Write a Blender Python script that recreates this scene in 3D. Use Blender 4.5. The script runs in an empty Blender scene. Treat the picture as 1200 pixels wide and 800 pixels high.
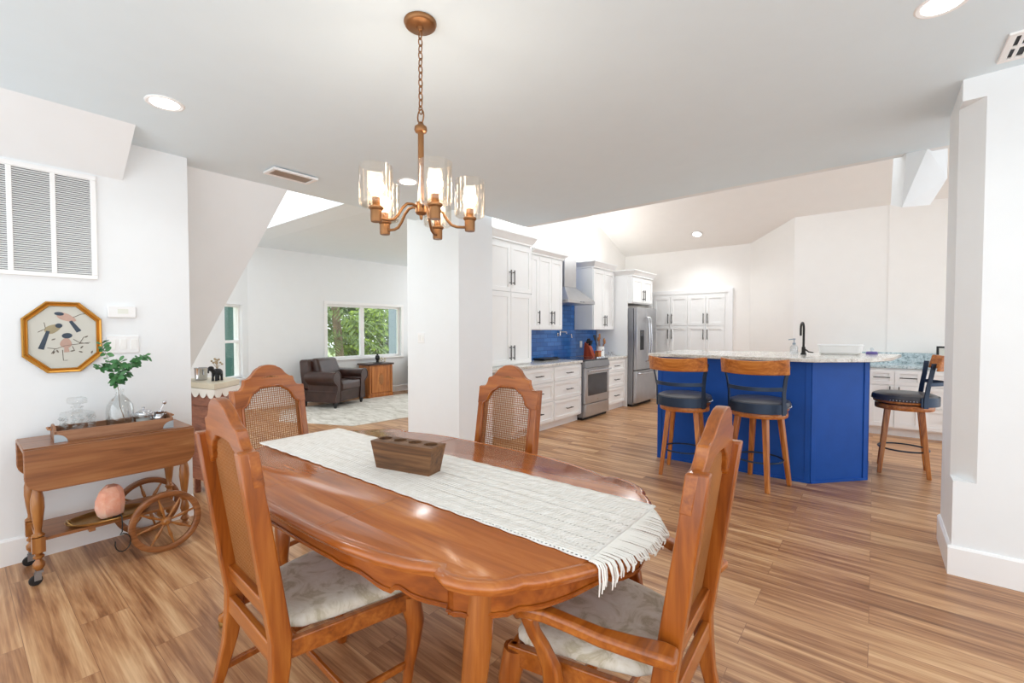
import bpy, bmesh, math, random
from mathutils import Vector, Matrix
from math import sin, cos, pi, radians, sqrt
random.seed(7)
SC = bpy.context.scene
COL = SC.collection

# ------------------------------------------------------------------ helpers
class MB:
    def __init__(s): s.bm = bmesh.new()
    def face(s, pts):
        vs = [s.bm.verts.new(p) for p in pts]
        try: return s.bm.faces.new(vs)
        except ValueError: return None
    def hexa(s, a):  # 8 corners, bottom ring then top ring
        v = [s.bm.verts.new(p) for p in a]
        for q in ((0,3,2,1),(4,5,6,7),(0,1,5,4),(1,2,6,5),(2,3,7,6),(3,0,4,7)):
            s.bm.faces.new([v[i] for i in q])
        return s
    def box(s, x0, x1, y0, y1, z0, z1):
        return s.hexa([(x0,y0,z0),(x1,y0,z0),(x1,y1,z0),(x0,y1,z0),(x0,y0,z1),(x1,y0,z1),(x1,y1,z1),(x0,y1,z1)])
    def frame(s, f, a0, a1, b0, b1, t):  # four bars in the plane (a,b); f(mb,a0,a1,b0,b1) adds one bar
        for q in ((a0,a1,b0,b0+t),(a0,a1,b1-t,b1),(a0,a0+t,b0+t,b1-t),(a1-t,a1,b0+t,b1-t)): f(s,*q)
        return s
    def loft(s, rings, closed=True, cap=True):
        R = [[s.bm.verts.new(p) for p in r] for r in rings]
        n = len(R[0])
        for a, b in zip(R, R[1:]):
            for i in range(n if closed else n-1):
                j = (i+1) % n
                try: s.bm.faces.new((a[i], a[j], b[j], b[i]))
                except ValueError: pass
        if cap and closed:
            try:
                s.bm.faces.new(R[0][::-1]); s.bm.faces.new(R[-1])
            except ValueError: pass
        return s
    def frames(s, pts, closed=False, up=None):
        P = [Vector(p) for p in pts]; n = len(P); T = []
        for i in range(n):
            a = P[i-1] if (i > 0 or closed) else P[i]
            b = P[(i+1) % n] if (i < n-1 or closed) else P[i]
            t = (b-a); T.append(t.normalized() if t.length > 1e-9 else Vector((0,0,1)))
        u = Vector(up) if up is not None else (Vector((0,0,1)) if abs(T[0].z) < .9 else Vector((1,0,0)))
        out = []
        for i in range(n):
            if up is not None: u = Vector(up)
            u = (u - T[i]*u.dot(T[i]))
            if u.length < 1e-6: u = Vector((1,0,0)) - T[i]*T[i].x
            u.normalize(); out.append((P[i], u.copy(), T[i].cross(u).normalized()))
        return out
    def tube(s, pts, r, n=8, closed=False, ry=None, up=None, cap=True):
        fr = s.frames(pts, closed, up); m = len(fr)
        rr = r if isinstance(r, (list, tuple)) else [r]*m
        r2 = rr if ry is None else (ry if isinstance(ry, (list, tuple)) else [ry]*m)
        rings = [[tuple(p + u*(cos(2*pi*k/n)*rr[i]) + v*(sin(2*pi*k/n)*r2[i])) for k in range(n)] for i, (p, u, v) in enumerate(fr)]
        if closed: rings.append(rings[0]); return s.loft(rings, cap=False)
        return s.loft(rings, cap=cap)
    def bar(s, pts, w, h, up=(0,0,1)):  # rectangular section: h along up, w across
        fr = s.frames(pts, False, up); m = len(fr)
        ww = w if isinstance(w, (list, tuple)) else [w]*m
        hh = h if isinstance(h, (list, tuple)) else [h]*m
        rings = []
        for i, (p, u, v) in enumerate(fr):
            a, b = u*hh[i]/2, v*ww[i]/2
            rings.append([tuple(p-a-b), tuple(p-a+b), tuple(p+a+b), tuple(p+a-b)])
        return s.loft(rings)
    def lathe(s, prof, n=16, o=(0,0,0), axis='Z', sx=1, sy=1):
        rings = []
        for r, z in prof:
            ring = []
            for k in range(n):
                a = 2*pi*k/n; x, y = max(r,1e-4)*cos(a)*sx, max(r,1e-4)*sin(a)*sy
                q = {'Z': (x, y, z), 'X': (z, x, y), 'Y': (x, z, y)}[axis]
                ring.append((o[0]+q[0], o[1]+q[1], o[2]+q[2]))
            rings.append(ring)
        return s.loft(rings)
    def prism(s, poly, a, b, f=lambda u, v, w: (u, v, w)):
        return s.loft([[f(u, v, a) for u, v in poly], [f(u, v, b) for u, v in poly]])
    def sphere(s, c, r, n=12, m=8, sx=1, sy=1, sz=1):
        return s.lathe([(r*sin(pi*k/m), -r*cos(pi*k/m)*sz) for k in range(m+1)], n, c, 'Z', sx, sy)
    def xf(s, M): s.bm.transform(M); return s
    def build(s, name, mat, parent=None, bevel=0, seg=2, smooth=True, sub=0, ang=35, loc=None, kind=None):
        bmesh.ops.recalc_face_normals(s.bm, faces=s.bm.faces[:])
        me = bpy.data.meshes.new(name); s.bm.to_mesh(me); s.bm.free()
        me.materials.append(mat)
        if smooth:
            for p in me.polygons: p.use_smooth = True
            me.set_sharp_from_angle(angle=radians(ang))
        o = bpy.data.objects.new(name, me); COL.objects.link(o)
        if parent: o.parent = parent
        if loc: o.location = loc
        if sub:
            md = o.modifiers.new('s', 'SUBSURF'); md.levels = sub; md.render_levels = sub
        if bevel:
            md = o.modifiers.new('b', 'BEVEL'); md.width = bevel; md.segments = seg; md.limit_method = 'ANGLE'; md.angle_limit = radians(40)
        if kind: o['kind'] = kind
        return o

def tag(o, label=None, cat=None, group=None):
    if label: o['label'] = label
    if cat: o['category'] = cat
    if group: o['group'] = group
    return o
def thing(name, label, cat, loc=(0,0,0), rz=0, group=None):
    o = bpy.data.objects.new(name, None); COL.objects.link(o)
    o.empty_display_size = .1; o.location = loc; o.rotation_euler = (0,0,rz)
    return tag(o, label, cat, group)
def copy_tree(o, parent=None):
    c = o.copy(); COL.objects.link(c)
    if parent: c.parent = parent
    for ch in list(o.children): copy_tree(ch, c)
    return c
def clone(o, loc, rz, label, group=None):
    c = copy_tree(o); c.location = loc; c.rotation_euler = (0,0,rz); c['label'] = label
    if group: c['group'] = group
    return c
def struct(name, mb, mat, **k):
    return mb.build(name, mat, kind='structure', smooth=k.pop('smooth', False), **k)

# ------------------------------------------------------------------ materials
def srgb(r, g, b):
    f = lambda c: (c/255/12.92) if c/255 <= .04045 else ((c/255+.055)/1.055)**2.4
    return (f(r), f(g), f(b), 1)
class NT:
    def __init__(s, name):
        s.m = bpy.data.materials.new(name); s.m.use_nodes = True
        s.t = s.m.node_tree; s.b = s.t.nodes['Principled BSDF']; s.out = s.t.nodes['Material Output']
    def n(s, typ, **k):
        x = s.t.nodes.new(typ)
        for a, v in k.items():
            if a.startswith('i_'):
                key = a[2:]; x.inputs[int(key) if key.isdigit() else key.replace('_', ' ')].default_value = v
            else: setattr(x, a, v)
        return x
    def l(s, a, b): s.t.links.new(a, b)
    def coords(s, scale=(1,1,1), rot=(0,0,0), kind='Object'):
        tc = s.n('ShaderNodeTexCoord'); mp = s.n('ShaderNodeMapping')
        mp.inputs['Scale'].default_value = scale; mp.inputs['Rotation'].default_value = rot
        s.l(tc.outputs[kind], mp.inputs['Vector']); return mp.outputs['Vector']
    def ramp(s, fac, stops):
        r = s.n('ShaderNodeValToRGB'); e = r.color_ramp.elements
        while len(e) < len(stops): e.new(.5)
        for el, (p, c) in zip(e, stops): el.position = p; el.color = c
        s.l(fac, r.inputs['Fac']); return r.outputs['Color']
    def noise(s, vec, scale, detail=4, rough=.55, dist=0):
        x = s.n('ShaderNodeTexNoise'); x.inputs['Scale'].default_value = scale; x.inputs['Detail'].default_value = detail
        x.inputs['Roughness'].default_value = rough; x.inputs['Distortion'].default_value = dist
        s.l(vec, x.inputs['Vector']); return x.outputs['Fac']
    def bump(s, h, strength=.2, dist=.01):
        b = s.n('ShaderNodeBump'); b.inputs['Strength'].default_value = strength; b.inputs['Distance'].default_value = dist
        s.l(h, b.inputs['Height']); s.l(b.outputs['Normal'], s.b.inputs['Normal'])
    def set(s, **k):
        for a, v in k.items(): s.b.inputs[a.replace('_', ' ')].default_value = v
        return s
def plain(name, c, rough=.5, metal=0, var=.03, **k):
    t = NT(name); v = t.coords((1,1,1)); f = t.noise(v, 6, 3)
    lo = tuple(max(0, x*(1-var)) for x in c[:3])+(1,); hi = tuple(min(1, x*(1+var)) for x in c[:3])+(1,)
    t.l(t.ramp(f, [(.3, lo), (.7, hi)]), t.b.inputs['Base Color'])
    t.set(Roughness=rough, Metallic=metal, **k); return t.m
def wood(name, dark, mid, light, axis=0, scale=1.0, rough=.3, coat=0.0, contrast=1.0):
    t = NT(name); sc = [14*scale]*3; sc[axis] = 1.3*scale
    v = t.coords(tuple(sc)); f = t.noise(v, 1.0, 6, .6, 1.2)
    sc2 = [70*scale]*3; sc2[axis] = 3*scale
    v2 = t.coords(tuple(sc2)); g = t.noise(v2, 1.0, 2, .5, .3)
    mx = t.n('ShaderNodeMix', data_type='FLOAT'); mx.inputs[0].default_value = .28
    t.l(f, mx.inputs[2]); t.l(g, mx.inputs[3])
    w = .17/contrast
    t.l(t.ramp(mx.outputs[0], [(.5-w, dark), (.5, mid), (.5+w, light)]), t.b.inputs['Base Color'])
    t.set(Roughness=rough, Coat_Weight=coat, Coat_Roughness=.12); t.bump(g, .04, .002); return t.m
def thin_glass(name, tint=(1,1,1,1), refl=.6, base=.04):
    t = NT(name); tr = t.n('ShaderNodeBsdfTransparent'); tr.inputs['Color'].default_value = tint
    gl = t.n('ShaderNodeBsdfGlossy'); gl.inputs['Roughness'].default_value = .03
    lw = t.n('ShaderNodeLayerWeight'); lw.inputs['Blend'].default_value = .35
    ma = t.n('ShaderNodeMath', operation='MULTIPLY_ADD'); ma.inputs[1].default_value = refl; ma.inputs[2].default_value = base
    t.l(lw.outputs['Facing'], ma.inputs[0])
    mix = t.n('ShaderNodeMixShader'); t.l(ma.outputs[0], mix.inputs['Fac']); t.l(tr.outputs[0], mix.inputs[1]); t.l(gl.outputs[0], mix.inputs[2])
    t.l(mix.outputs[0], t.out.inputs['Surface']); return t.m
def emit(name, c, s):
    t = NT(name); t.set(Base_Color=c, Emission_Color=c, Emission_Strength=s); return t.m

M = {}
M['wall'] = plain('wall_paint', srgb(238,241,243), .65, 0, .008)
M['ceiling'] = plain('ceiling_paint', srgb(231,239,243), .75, 0, .008)
M['ceiling_cool'] = plain('ceiling_cool_paint', srgb(225,238,245), .75, 0, .008)
M['wall_warm'] = plain('kitchen_paint', srgb(245,242,238), .65, 0, .008)
M['trim'] = plain('trim_white', srgb(245,245,245), .4, 0, .005)
M['cab'] = plain('cabinet_white', srgb(244,244,243), .35, 0, .008)
M['black'] = plain('matte_black', srgb(34,34,36), .45, .3, .1)
M['handle'] = plain('handle_black', srgb(48,46,45), .35, .7, .1)
M['steel'] = plain('brushed_steel', srgb(186,186,188), .32, .85, .05)
M['steel_dark'] = plain('dark_steel', srgb(150,151,155), .35, .8, .05)
M['chrome'] = plain('chrome', srgb(205,205,208), .12, 1, .03)
M['blackglass'] = plain('oven_glass', srgb(60,60,64), .12, 0, .1)
M['bronze'] = plain('aged_bronze', srgb(142,100,64), .36, .75, .16)
M['brass'] = plain('old_brass', srgb(188,150,92), .35, .9, .15)
M['gold'] = plain('gilt', srgb(196,142,64), .32, .8, .12)
M['leather'] = plain('brown_leather', srgb(60,38,32), .3, 0, .3)
M['seatleather'] = plain('dark_leather', srgb(66,66,72), .36, 0, .12)
M['stoolmetal'] = plain('blue_black_metal', srgb(44,58,78), .38, .55, .12)
M['cream'] = plain('cream_paint', srgb(214,204,182), .5, 0, .05)
M['white'] = plain('white_ceramic', srgb(244,244,242), .25, 0, .01)
M['plastic'] = plain('white_plastic', srgb(240,240,240), .4, 0, .01)
M['wire'] = plain('black_cord', srgb(20,20,20), .5)
M['table'] = wood('cherry_table', srgb(132,66,22), srgb(172,94,36), srgb(200,124,58), 0, .8, .2, .35, .8)
M['table_apron'] = wood('cherry_apron', srgb(112,50,12), srgb(150,76,20), srgb(180,102,36), 0, .8, .25, .3, .8)
M['legwood'] = wood('cherry_leg', srgb(122,62,18), srgb(160,90,32), srgb(190,120,54), 2, .8, .25, .3, .8)
M['chair'] = wood('chair_wood', srgb(110,52,14), srgb(156,82,24), srgb(186,112,44), 2, 1, .28, .3, .9)
M['chairx'] = wood('chair_wood_cross', srgb(112,54,14), srgb(160,86,26), srgb(190,116,46), 0, 1, .28, .3, .9)
M['cane'] = plain('cane_weave', srgb(160,104,54), .5, 0, .15)
M['cart'] = wood('cart_wood', srgb(104,60,30), srgb(142,88,48), srgb(170,116,70), 1, .9, .35, .15, .9)
M['cartleg'] = wood('cart_turned_wood', srgb(116,66,26), srgb(156,98,44), srgb(184,128,66), 2, 1, .32, .2, .9)
M['tray'] = wood('tray_wood', srgb(112,74,50), srgb(146,100,70), srgb(168,122,90), 1, 1, .5, 0, .9)
M['mold'] = wood('rustic_block', srgb(70,44,26), srgb(112,76,46), srgb(140,100,64), 0, 1.2, .5, 0, 1.2)
M['chest'] = wood('chest_wood', srgb(112,66,50), srgb(148,92,70), srgb(172,114,88), 0, 1, .45, 0, 1)
M['sidecab'] = wood('amber_wood', srgb(140,78,30), srgb(182,108,46), srgb(206,134,66), 2, 1, .35, .1, 1)
M['stoolwood'] = wood('stool_wood', srgb(128,66,24), srgb(176,104,44), srgb(204,134,66), 2, 1.2, .35, .15, 1.1)
M['stoolwoodx'] = wood('stool_wood_cross', srgb(128,66,24), srgb(182,106,42), srgb(212,140,68), 0, 1, .32, .15, 1.1)

def floor_mat():
    t = NT('plank_floor'); v = t.coords()
    br = t.n('ShaderNodeTexBrick'); br.offset = .37; br.offset_frequency = 2; br.squash = 1
    for k, val in (('Scale', 1), ('Mortar Size', .0012), ('Brick Width', 1.22), ('Row Height', .18), ('Bias', 0)): br.inputs[k].default_value = val
    br.inputs['Color1'].default_value = (0,0,0,1); br.inputs['Color2'].default_value = (1,1,1,1); br.inputs['Mortar'].default_value = (.5,.5,.5,1)
    t.l(v, br.inputs['Vector'])
    mul = t.n('ShaderNodeVectorMath', operation='MULTIPLY_ADD'); t.l(br.outputs['Color'], mul.inputs[0]); mul.inputs[1].default_value = (7,5,3); t.l(v, mul.inputs[2])
    def nz(sc, scale, det, rough, dist):
        mp = t.n('ShaderNodeMapping'); mp.inputs['Scale'].default_value = sc; t.l(mul.outputs[0], mp.inputs['Vector']); return t.noise(mp.outputs[0], scale, det, rough, dist)
    f = nz((.7,7,1), 1.5, 4, .55, .8); g = nz((1.1,34,1), 1.0, 4, .62, .6); h = nz((5,160,1), 1.0, 2, .5, 0)
    def mad(a, k, b):
        x = t.n('ShaderNodeMath', operation='MULTIPLY_ADD'); t.l(a, x.inputs[0]); x.inputs[1].default_value = k
        if isinstance(b, float): x.inputs[2].default_value = b
        else: t.l(b, x.inputs[2])
        return x.outputs[0]
    s = mad(br.outputs['Color'], .07, mad(f, .55, mad(g, .48, mad(h, .14, -.06))))
    c = t.ramp(s, [(.36, srgb(106,66,40)), (.48, srgb(156,108,72)), (.58, srgb(190,142,100)), (.72, srgb(222,182,138))])
    m = t.n('ShaderNodeMix', data_type='RGBA', blend_type='MIX'); t.l(br.outputs['Fac'], m.inputs[0]); t.l(c, m.inputs[6]); m.inputs[7].default_value = srgb(142,98,68)
    t.l(m.outputs[2], t.b.inputs['Base Color']); t.set(Roughness=.34, Specular_IOR_Level=.5); t.bump(g, .03, .002); return t.m
M['floor'] = floor_mat()

def granite():
    t = NT('granite'); v = t.coords(); f = t.noise(v, 90, 5, .7); g = t.noise(v, 14, 4, .6)
    mx = t.n('ShaderNodeMix', data_type='FLOAT'); mx.inputs[0].default_value = .4; t.l(f, mx.inputs[2]); t.l(g, mx.inputs[3])
    t.l(t.ramp(mx.outputs[0], [(.34, srgb(128,122,114)), (.42, srgb(196,190,180)), (.52, srgb(226,223,216)), (.64, srgb(238,236,232))]), t.b.inputs['Base Color'])
    t.set(Roughness=.12); return t.m
M['granite'] = granite()
def granite_blue():
    t = NT('pale_granite'); v = t.coords(); f = t.noise(v, 38, 5, .7)
    t.l(t.ramp(f, [(.34, srgb(110,124,128)), (.47, srgb(176,196,202)), (.6, srgb(216,228,232))]), t.b.inputs['Base Color'])
    t.set(Roughness=.12); return t.m
M['granite_blue'] = granite_blue()
def tile():
    t = NT('blue_subway_tile'); tc = t.n('ShaderNodeTexCoord'); sp = t.n('ShaderNodeSeparateXYZ'); cb = t.n('ShaderNodeCombineXYZ')
    t.l(tc.outputs['Object'], sp.inputs[0]); t.l(sp.outputs['Y'], cb.inputs['X']); t.l(sp.outputs['Z'], cb.inputs['Y'])
    br = t.n('ShaderNodeTexBrick'); br.offset = .5
    for k, val in (('Scale', 1), ('Mortar Size', .003), ('Brick Width', .2), ('Row Height', .066), ('Bias', 0)): br.inputs[k].default_value = val
    br.inputs['Color1'].default_value = srgb(40,98,172); br.inputs['Color2'].default_value = srgb(62,124,198); br.inputs['Mortar'].default_value = srgb(34,80,145)
    t.l(cb.outputs[0], br.inputs['Vector']); t.l(br.outputs['Color'], t.b.inputs['Base Color']); t.set(Roughness=.15)
    iv = t.n('ShaderNodeMath', operation='SUBTRACT'); iv.inputs[0].default_value = 1; t.l(br.outputs['Fac'], iv.inputs[1]); t.bump(iv.outputs[0], .4, .003); return t.m
M['tile'] = tile()
M['blue'] = plain('island_blue', srgb(26,80,166), .5, 0, .06, Specular_IOR_Level=.22)
def fabric():
    t = NT('floral_fabric'); v = t.coords((1,1,1)); w = t.noise(v, 9, 5, .65, 1.5)
    vo = t.n('ShaderNodeTexVoronoi'); vo.inputs['Scale'].default_value = 13; t.l(v, vo.inputs['Vector'])
    wv = t.n('ShaderNodeMath', operation='MULTIPLY_ADD'); t.l(vo.outputs['Distance'], wv.inputs[0]); wv.inputs[1].default_value = -.22; t.l(w, wv.inputs[2])
    t.l(t.ramp(wv.outputs[0], [(.26, srgb(226,220,208)), (.4, srgb(214,205,188)), (.5, srgb(184,172,146)), (.58, srgb(206,196,176))]), t.b.inputs['Base Color'])
    t.set(Roughness=.75, Sheen_Weight=.2); fn = t.noise(t.coords((160,160,160)), 1, 2); t.bump(fn, .12, .002); return t.m
M['fabric'] = fabric()
def lace():
    t = NT('crochet_lace'); tc = t.n('ShaderNodeTexCoord'); sp = t.n('ShaderNodeSeparateXYZ'); t.l(tc.outputs['Object'], sp.inputs[0])
    def sn(sock, k, ph=0):
        a = t.n('ShaderNodeMath', operation='MULTIPLY_ADD'); t.l(sock, a.inputs[0]); a.inputs[1].default_value = k; a.inputs[2].default_value = ph
        b = t.n('ShaderNodeMath', operation='SINE'); t.l(a.outputs[0], b.inputs[0]); return b.outputs[0]
    def op(o, a, b):
        x = t.n('ShaderNodeMath', operation=o); t.l(a, x.inputs[0])
        if isinstance(b, (int, float)): x.inputs[1].default_value = b
        else: t.l(b, x.inputs[1])
        return x.outputs[0]
    X, Y = sp.outputs['X'], sp.outputs['Y']
    u = op('ADD', X, Y); w = op('SUBTRACT', X, Y)
    d = op('MULTIPLY', sn(u, 215), sn(w, 215))
    band = op('MULTIPLY', op('ADD', sn(Y, 118), 1.0), .5)
    band = op('POWER', band, 1.5)
    hole = op('GREATER_THAN', op('MULTIPLY', d, band), .58)
    row = sn(Y, 520)
    hgt = op('ADD', op('MULTIPLY', d, -.5), op('MULTIPLY', row, .3)); t.bump(hgt, .3, .003)
    nf = t.noise(t.coords((30,30,30)), 1, 3)
    t.l(t.ramp(nf, [(.3, srgb(234,231,224)), (.7, srgb(248,246,241))]), t.b.inputs['Base Color']); t.set(Roughness=.8)
    tr = t.n('ShaderNodeBsdfTransparent'); mix = t.n('ShaderNodeMixShader'); t.l(hole, mix.inputs['Fac']); t.l(t.b.outputs[0], mix.inputs[1]); t.l(tr.outputs[0], mix.inputs[2])
    t.l(mix.outputs[0], t.out.inputs['Surface']); return t.m
M['lace'] = lace()
M['thread'] = plain('white_thread', srgb(238,235,228), .8, 0, .04)
def rug():
    t = NT('distressed_rug'); v = t.coords((1.2,3.5,1)); f = t.noise(v, 3.0, 6, .7, .8)
    t.l(t.ramp(f, [(.34, srgb(178,172,160)), (.48, srgb(212,207,197)), (.62, srgb(230,226,218))]), t.b.inputs['Base Color']); t.set(Roughness=.9); return t.m
M['rug'] = rug()
def salt():
    t = NT('rock_salt'); f = t.noise(t.coords(), 14, 5, .65)
    t.l(t.ramp(f, [(.3, srgb(236,152,122)), (.55, srgb(246,186,160)), (.75, srgb(252,220,204))]), t.b.inputs['Base Color'])
    t.set(Roughness=.55, Subsurface_Weight=.3, Subsurface_Scale=.03); t.bump(f, .5, .01); return t.m
M['salt'] = salt()
def leafm(name, a, b):
    t = NT(name); f = t.noise(t.coords(), 9, 3); t.l(t.ramp(f, [(.3, a), (.7, b)]), t.b.inputs['Base Color']); t.set(Roughness=.45); return t.m
M['leaf'] = leafm('eucalyptus_leaf', srgb(36,96,54), srgb(96,150,92))
M['bush'] = leafm('bush_leaf', srgb(70,110,30), srgb(170,195,60))
M['bush2'] = leafm('bush_leaf_dark', srgb(50,84,36), srgb(120,150,70))
M['palm'] = leafm('palm_leaf', srgb(80,110,60), srgb(150,170,96))
M['grass'] = leafm('lawn', srgb(120,150,70), srgb(168,186,110))
M['bark'] = plain('bark', srgb(140,118,98), .9, 0, .3)
M['glass'] = thin_glass('clear_glass', (.97,.98,.98,1), .55, .05)
M['pane'] = thin_glass('window_glass', (.97,.985,.98,1), .12, .02)
M['shade'] = thin_glass('seeded_glass_shade', (.975,.95,.915,1), .3, .04)
M['bulb'] = emit('warm_bulb', (1,.80,.56,1), 14)
M['led'] = emit('downlight_led', (1,.98,.95,1), 9)
M['paper'] = plain('mat_paper', srgb(206,205,196), .8, 0, .02)
M['bird_dark'] = plain('bird_slate', srgb(66,78,92), .8, 0, .25)
M['bird_pink'] = plain('bird_rose', srgb(196,164,150), .8, 0, .15)
M['bird_tan'] = plain('bird_tan', srgb(166,154,124), .8, 0, .2)
M['twig'] = plain('twig_ink', srgb(112,104,94), .8)
M['grille_dark'] = plain('duct_dark', srgb(128,128,131), .8)
M['tealpost'] = plain('teal_paint', srgb(74,112,108), .6)
M['greypost'] = plain('grey_blue_siding', srgb(150,164,178), .7)
M['red'] = wood('red_block_wood', srgb(120,40,20), srgb(168,66,34), srgb(190,88,50), 2, 1, .4)
M['purple'] = plain('purple_plastic', srgb(96,84,150), .4)
M['clearplastic'] = thin_glass('clear_plastic', (.9,.93,.95,1), .4, .08)
M['metalpatch'] = plain('zinc_corner', srgb(178,190,198), .4, .5, .06)
M['dried'] = plain('dried_flowers', srgb(178,160,130), .8, 0, .2)
M['screen'] = plain('lcd', srgb(226,228,220), .3)
# ------------------------------------------------------------------ room shell
def zc(X): return 2.65+.028*(X+4)
def slab(name, poly, zf, th, mat):
    mb = MB(); mb.loft([[(x,y,zf(x,y)) for x,y in poly], [(x,y,zf(x,y)+th) for x,y in poly]]); return struct(name, mb, mat)
def wallpoly(name, poly, z0, z1, mat=None):
    mb = MB(); mb.prism(poly, z0, z1); return struct(name, mb, mat or M['wall'])
struct('floor', MB().box(-8.6, 3.2, -1.3, 9.1, -.06, 0), M['floor'])
slab('ceiling', [(-4.15,-2.5),(3.2,-2.5),(3.2,4.90),(.17,4.717),(-3.42,4.503),(-3.42,3.4),(-4.15,3.4)], lambda x,y: zc(x), .16, M['ceiling_cool'])
KZ = lambda y: 2.91+.38*(8.9-y)
mb = MB()
for (x0,x1,y0,y1) in ((-4.3,2.6,6.9,9.05),(-4.3,-4.05,4.0,6.9),(.4,2.6,4.0,6.9),(-4.05,.4,4.0,4.55)):
    mb.loft([[(x0,y0,KZ(y0)),(x1,y0,KZ(y0)),(x1,y1,KZ(y1)),(x0,y1,KZ(y1))],[(x0,y0,KZ(y0)+.12),(x1,y0,KZ(y0)+.12),(x1,y1,KZ(y1)+.12),(x0,y1,KZ(y1)+.12)]])
struct('ceiling_kitchen', mb, M['wall_warm'])
LZ = 2.835
mb = MB()
for (x0,x1,y0,y1) in ((-8.55,-4.16,3.25,7.0),(-8.55,-8.1,-1,3.25),(-4.3,-4.16,-1,3.25),(-8.1,-4.3,-1,-.7)): mb.box(x0,x1,y0,y1,LZ,LZ+.17)
mb.loft([[(-8.1,3.25,LZ),(-4.3,3.25,LZ),(-4.3,3.25,LZ+.17),(-8.1,3.25,LZ+.17)],[(-8.1,2.95,LZ+.035),(-4.3,2.95,LZ+.035),(-4.3,2.95,LZ+.17),(-8.1,2.95,LZ+.17)]])
mb.box(-4.17,-4.15,-1,3.4,2.65,LZ)
struct('ceiling_living', mb, M['ceiling'])
wallpoly('wall_left', [(-3.97,-2.5),(-3.97,1.126),(-4.1,1.126),(-4.1,-2.5)], 0, 2.652)
mb = MB(); mb.loft([[(-3.97,y,2.395),(-3.97,y,2.66),(-3.60,y,2.665)] for y in (-2.2,.757)]); struct('trim_soffit', mb, M['wall'])
# leaning wall under the upper floor
mb = MB(); P = [(-4.15,.6,2.65),(-4.135,1.94,2.65),(-5.48,1.07,0),(-5.48,-.2,0)]
mb.loft([P, [(x-.1,y,z-.03) for x,y,z in P]]); struct('wall_leaning', mb, M['wall'])
wallpoly('wall_pier', [(-4.307,3.4),(-3.45,3.4),(-3.45,3.94),(-4.307,3.94)], 0, 2.70)
wallpoly('wall_kitchen', [(-4.1,3.94),(-4.1,9.0),(-4.25,9.0),(-4.25,3.94)], 0, 4.6, M['wall_warm'])
wallpoly('wall_pantry', [(-4.1,8.9),(-1.73,8.9),(-1.73,9.05),(-4.1,9.05)], 0, 3.0, M['wall_warm'])
wallpoly('wall_facet', [(-1.73,8.9),(-1.0,8.3),(-.95,8.4),(-1.65,9.05)], 0, 3.3, M['wall_warm'])
wallpoly('wall_back', [(-1.0,8.3),(.14,8.3),(.14,8.42),(-.95,8.42)], 0, 3.3, M['wall_warm'])
wallpoly('wall_back_angled', [(.135,8.29),(2.5,8.42),(2.5,8.55),(.135,8.42)], 0, 3.4, M['wall_warm'])
mb = MB(); mb.box(2.5,2.62,8.1,8.5,0,3.6).box(2.5,2.62,4.9,8.1,2.45,3.4); struct('wall_kitchen_right_added', mb, M['wall'])  # unseen wall end and header, added to shape the daylight on the back wall
# upper wall between the dining ceiling and the kitchen vault
mb = MB(); mb.loft([[(-3.42,4.503,2.67),(3.2,4.90,2.86),(3.2,5.0,2.86),(-3.42,4.6,2.67)],[(-3.42,4.503,4.6),(3.2,4.90,4.6),(3.2,5.0,4.6),(-3.42,4.6,4.6)]]); struct('wall_upper', mb, M['wall'])
# right-hand wall end with its cut corner
mb = MB()
mb.prism([(.36,3.55),(3.2,3.55),(3.2,4.1),(.36,4.1)], 0, .535)
mb.prism([(.36,4.1),(.36,3.68),(.455,3.55),(3.2,3.55),(3.2,4.1)], .535, 2.655)
mb.loft([[(.36,3.55,2.655),(3.2,3.55,2.655),(3.2,4.1,2.655),(.36,4.1,2.655)],[(.36,3.55,2.773),(3.2,3.55,2.853),(3.2,4.1,2.853),(.36,4.1,2.773)]])
struct('wall_right', mb, M['wall'])
# sloping brace under the kitchen header
pts = [(.169,4.72,2.765),(.292,4.72,2.774),(.151,4.72,2.351),(.078,4.72,2.383),(.099,4.72,2.75),(.447,5.2,2.640),(.346,5.2,2.439),(.447,5.2,2.92),(.1,5.0,2.9)]
pts[3] = (.086,4.95,2.43); pts[4] = (.112,4.95,2.76)
mb = MB()
for p in pts: mb.bm.verts.new(p)
r = bmesh.ops.convex_hull(mb.bm, input=mb.bm.verts[:]); struct('trim_brace', mb, M['wall'])
# living room walls
X0 = -8.4; wy0, wy1, wz0, wz1 = 4.66, 6.44, .80, 1.89
mb = MB(); mb.box(X0-.15,X0,3.227,wy0,0,2.9).box(X0-.15,X0,wy1,9,0,2.9).box(X0-.15,X0,wy0,wy1,0,wz0).box(X0-.15,X0,wy0,wy1,wz1,2.9); struct('wall_window', mb, M['wall'])
c0 = Vector((-8.4,3.227,0)); dr = Vector((1,-1.33,0)).normalized(); nr = Vector((-dr.y, dr.x, 0)) * -1   # outward normal
def aw(s, d, z): p = c0+dr*s+nr*d; return (p.x,p.y,z)
def abox(mb, s0, s1, d0, d1, z0, z1):
    return mb.hexa([aw(s0,d0,z0),aw(s1,d0,z0),aw(s1,d1,z0),aw(s0,d1,z0),aw(s0,d0,z1),aw(s1,d0,z1),aw(s1,d1,z1),aw(s0,d1,z1)])
mb = MB()
abox(mb,0,.16,0,.15,0,2.9); abox(mb,.60,2.6,0,.15,0,2.9); abox(mb,.16,.60,0,.15,0,.58); abox(mb,.16,.60,0,.15,1.80,2.9)
struct('wall_angled', mb, M['wall'])
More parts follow.
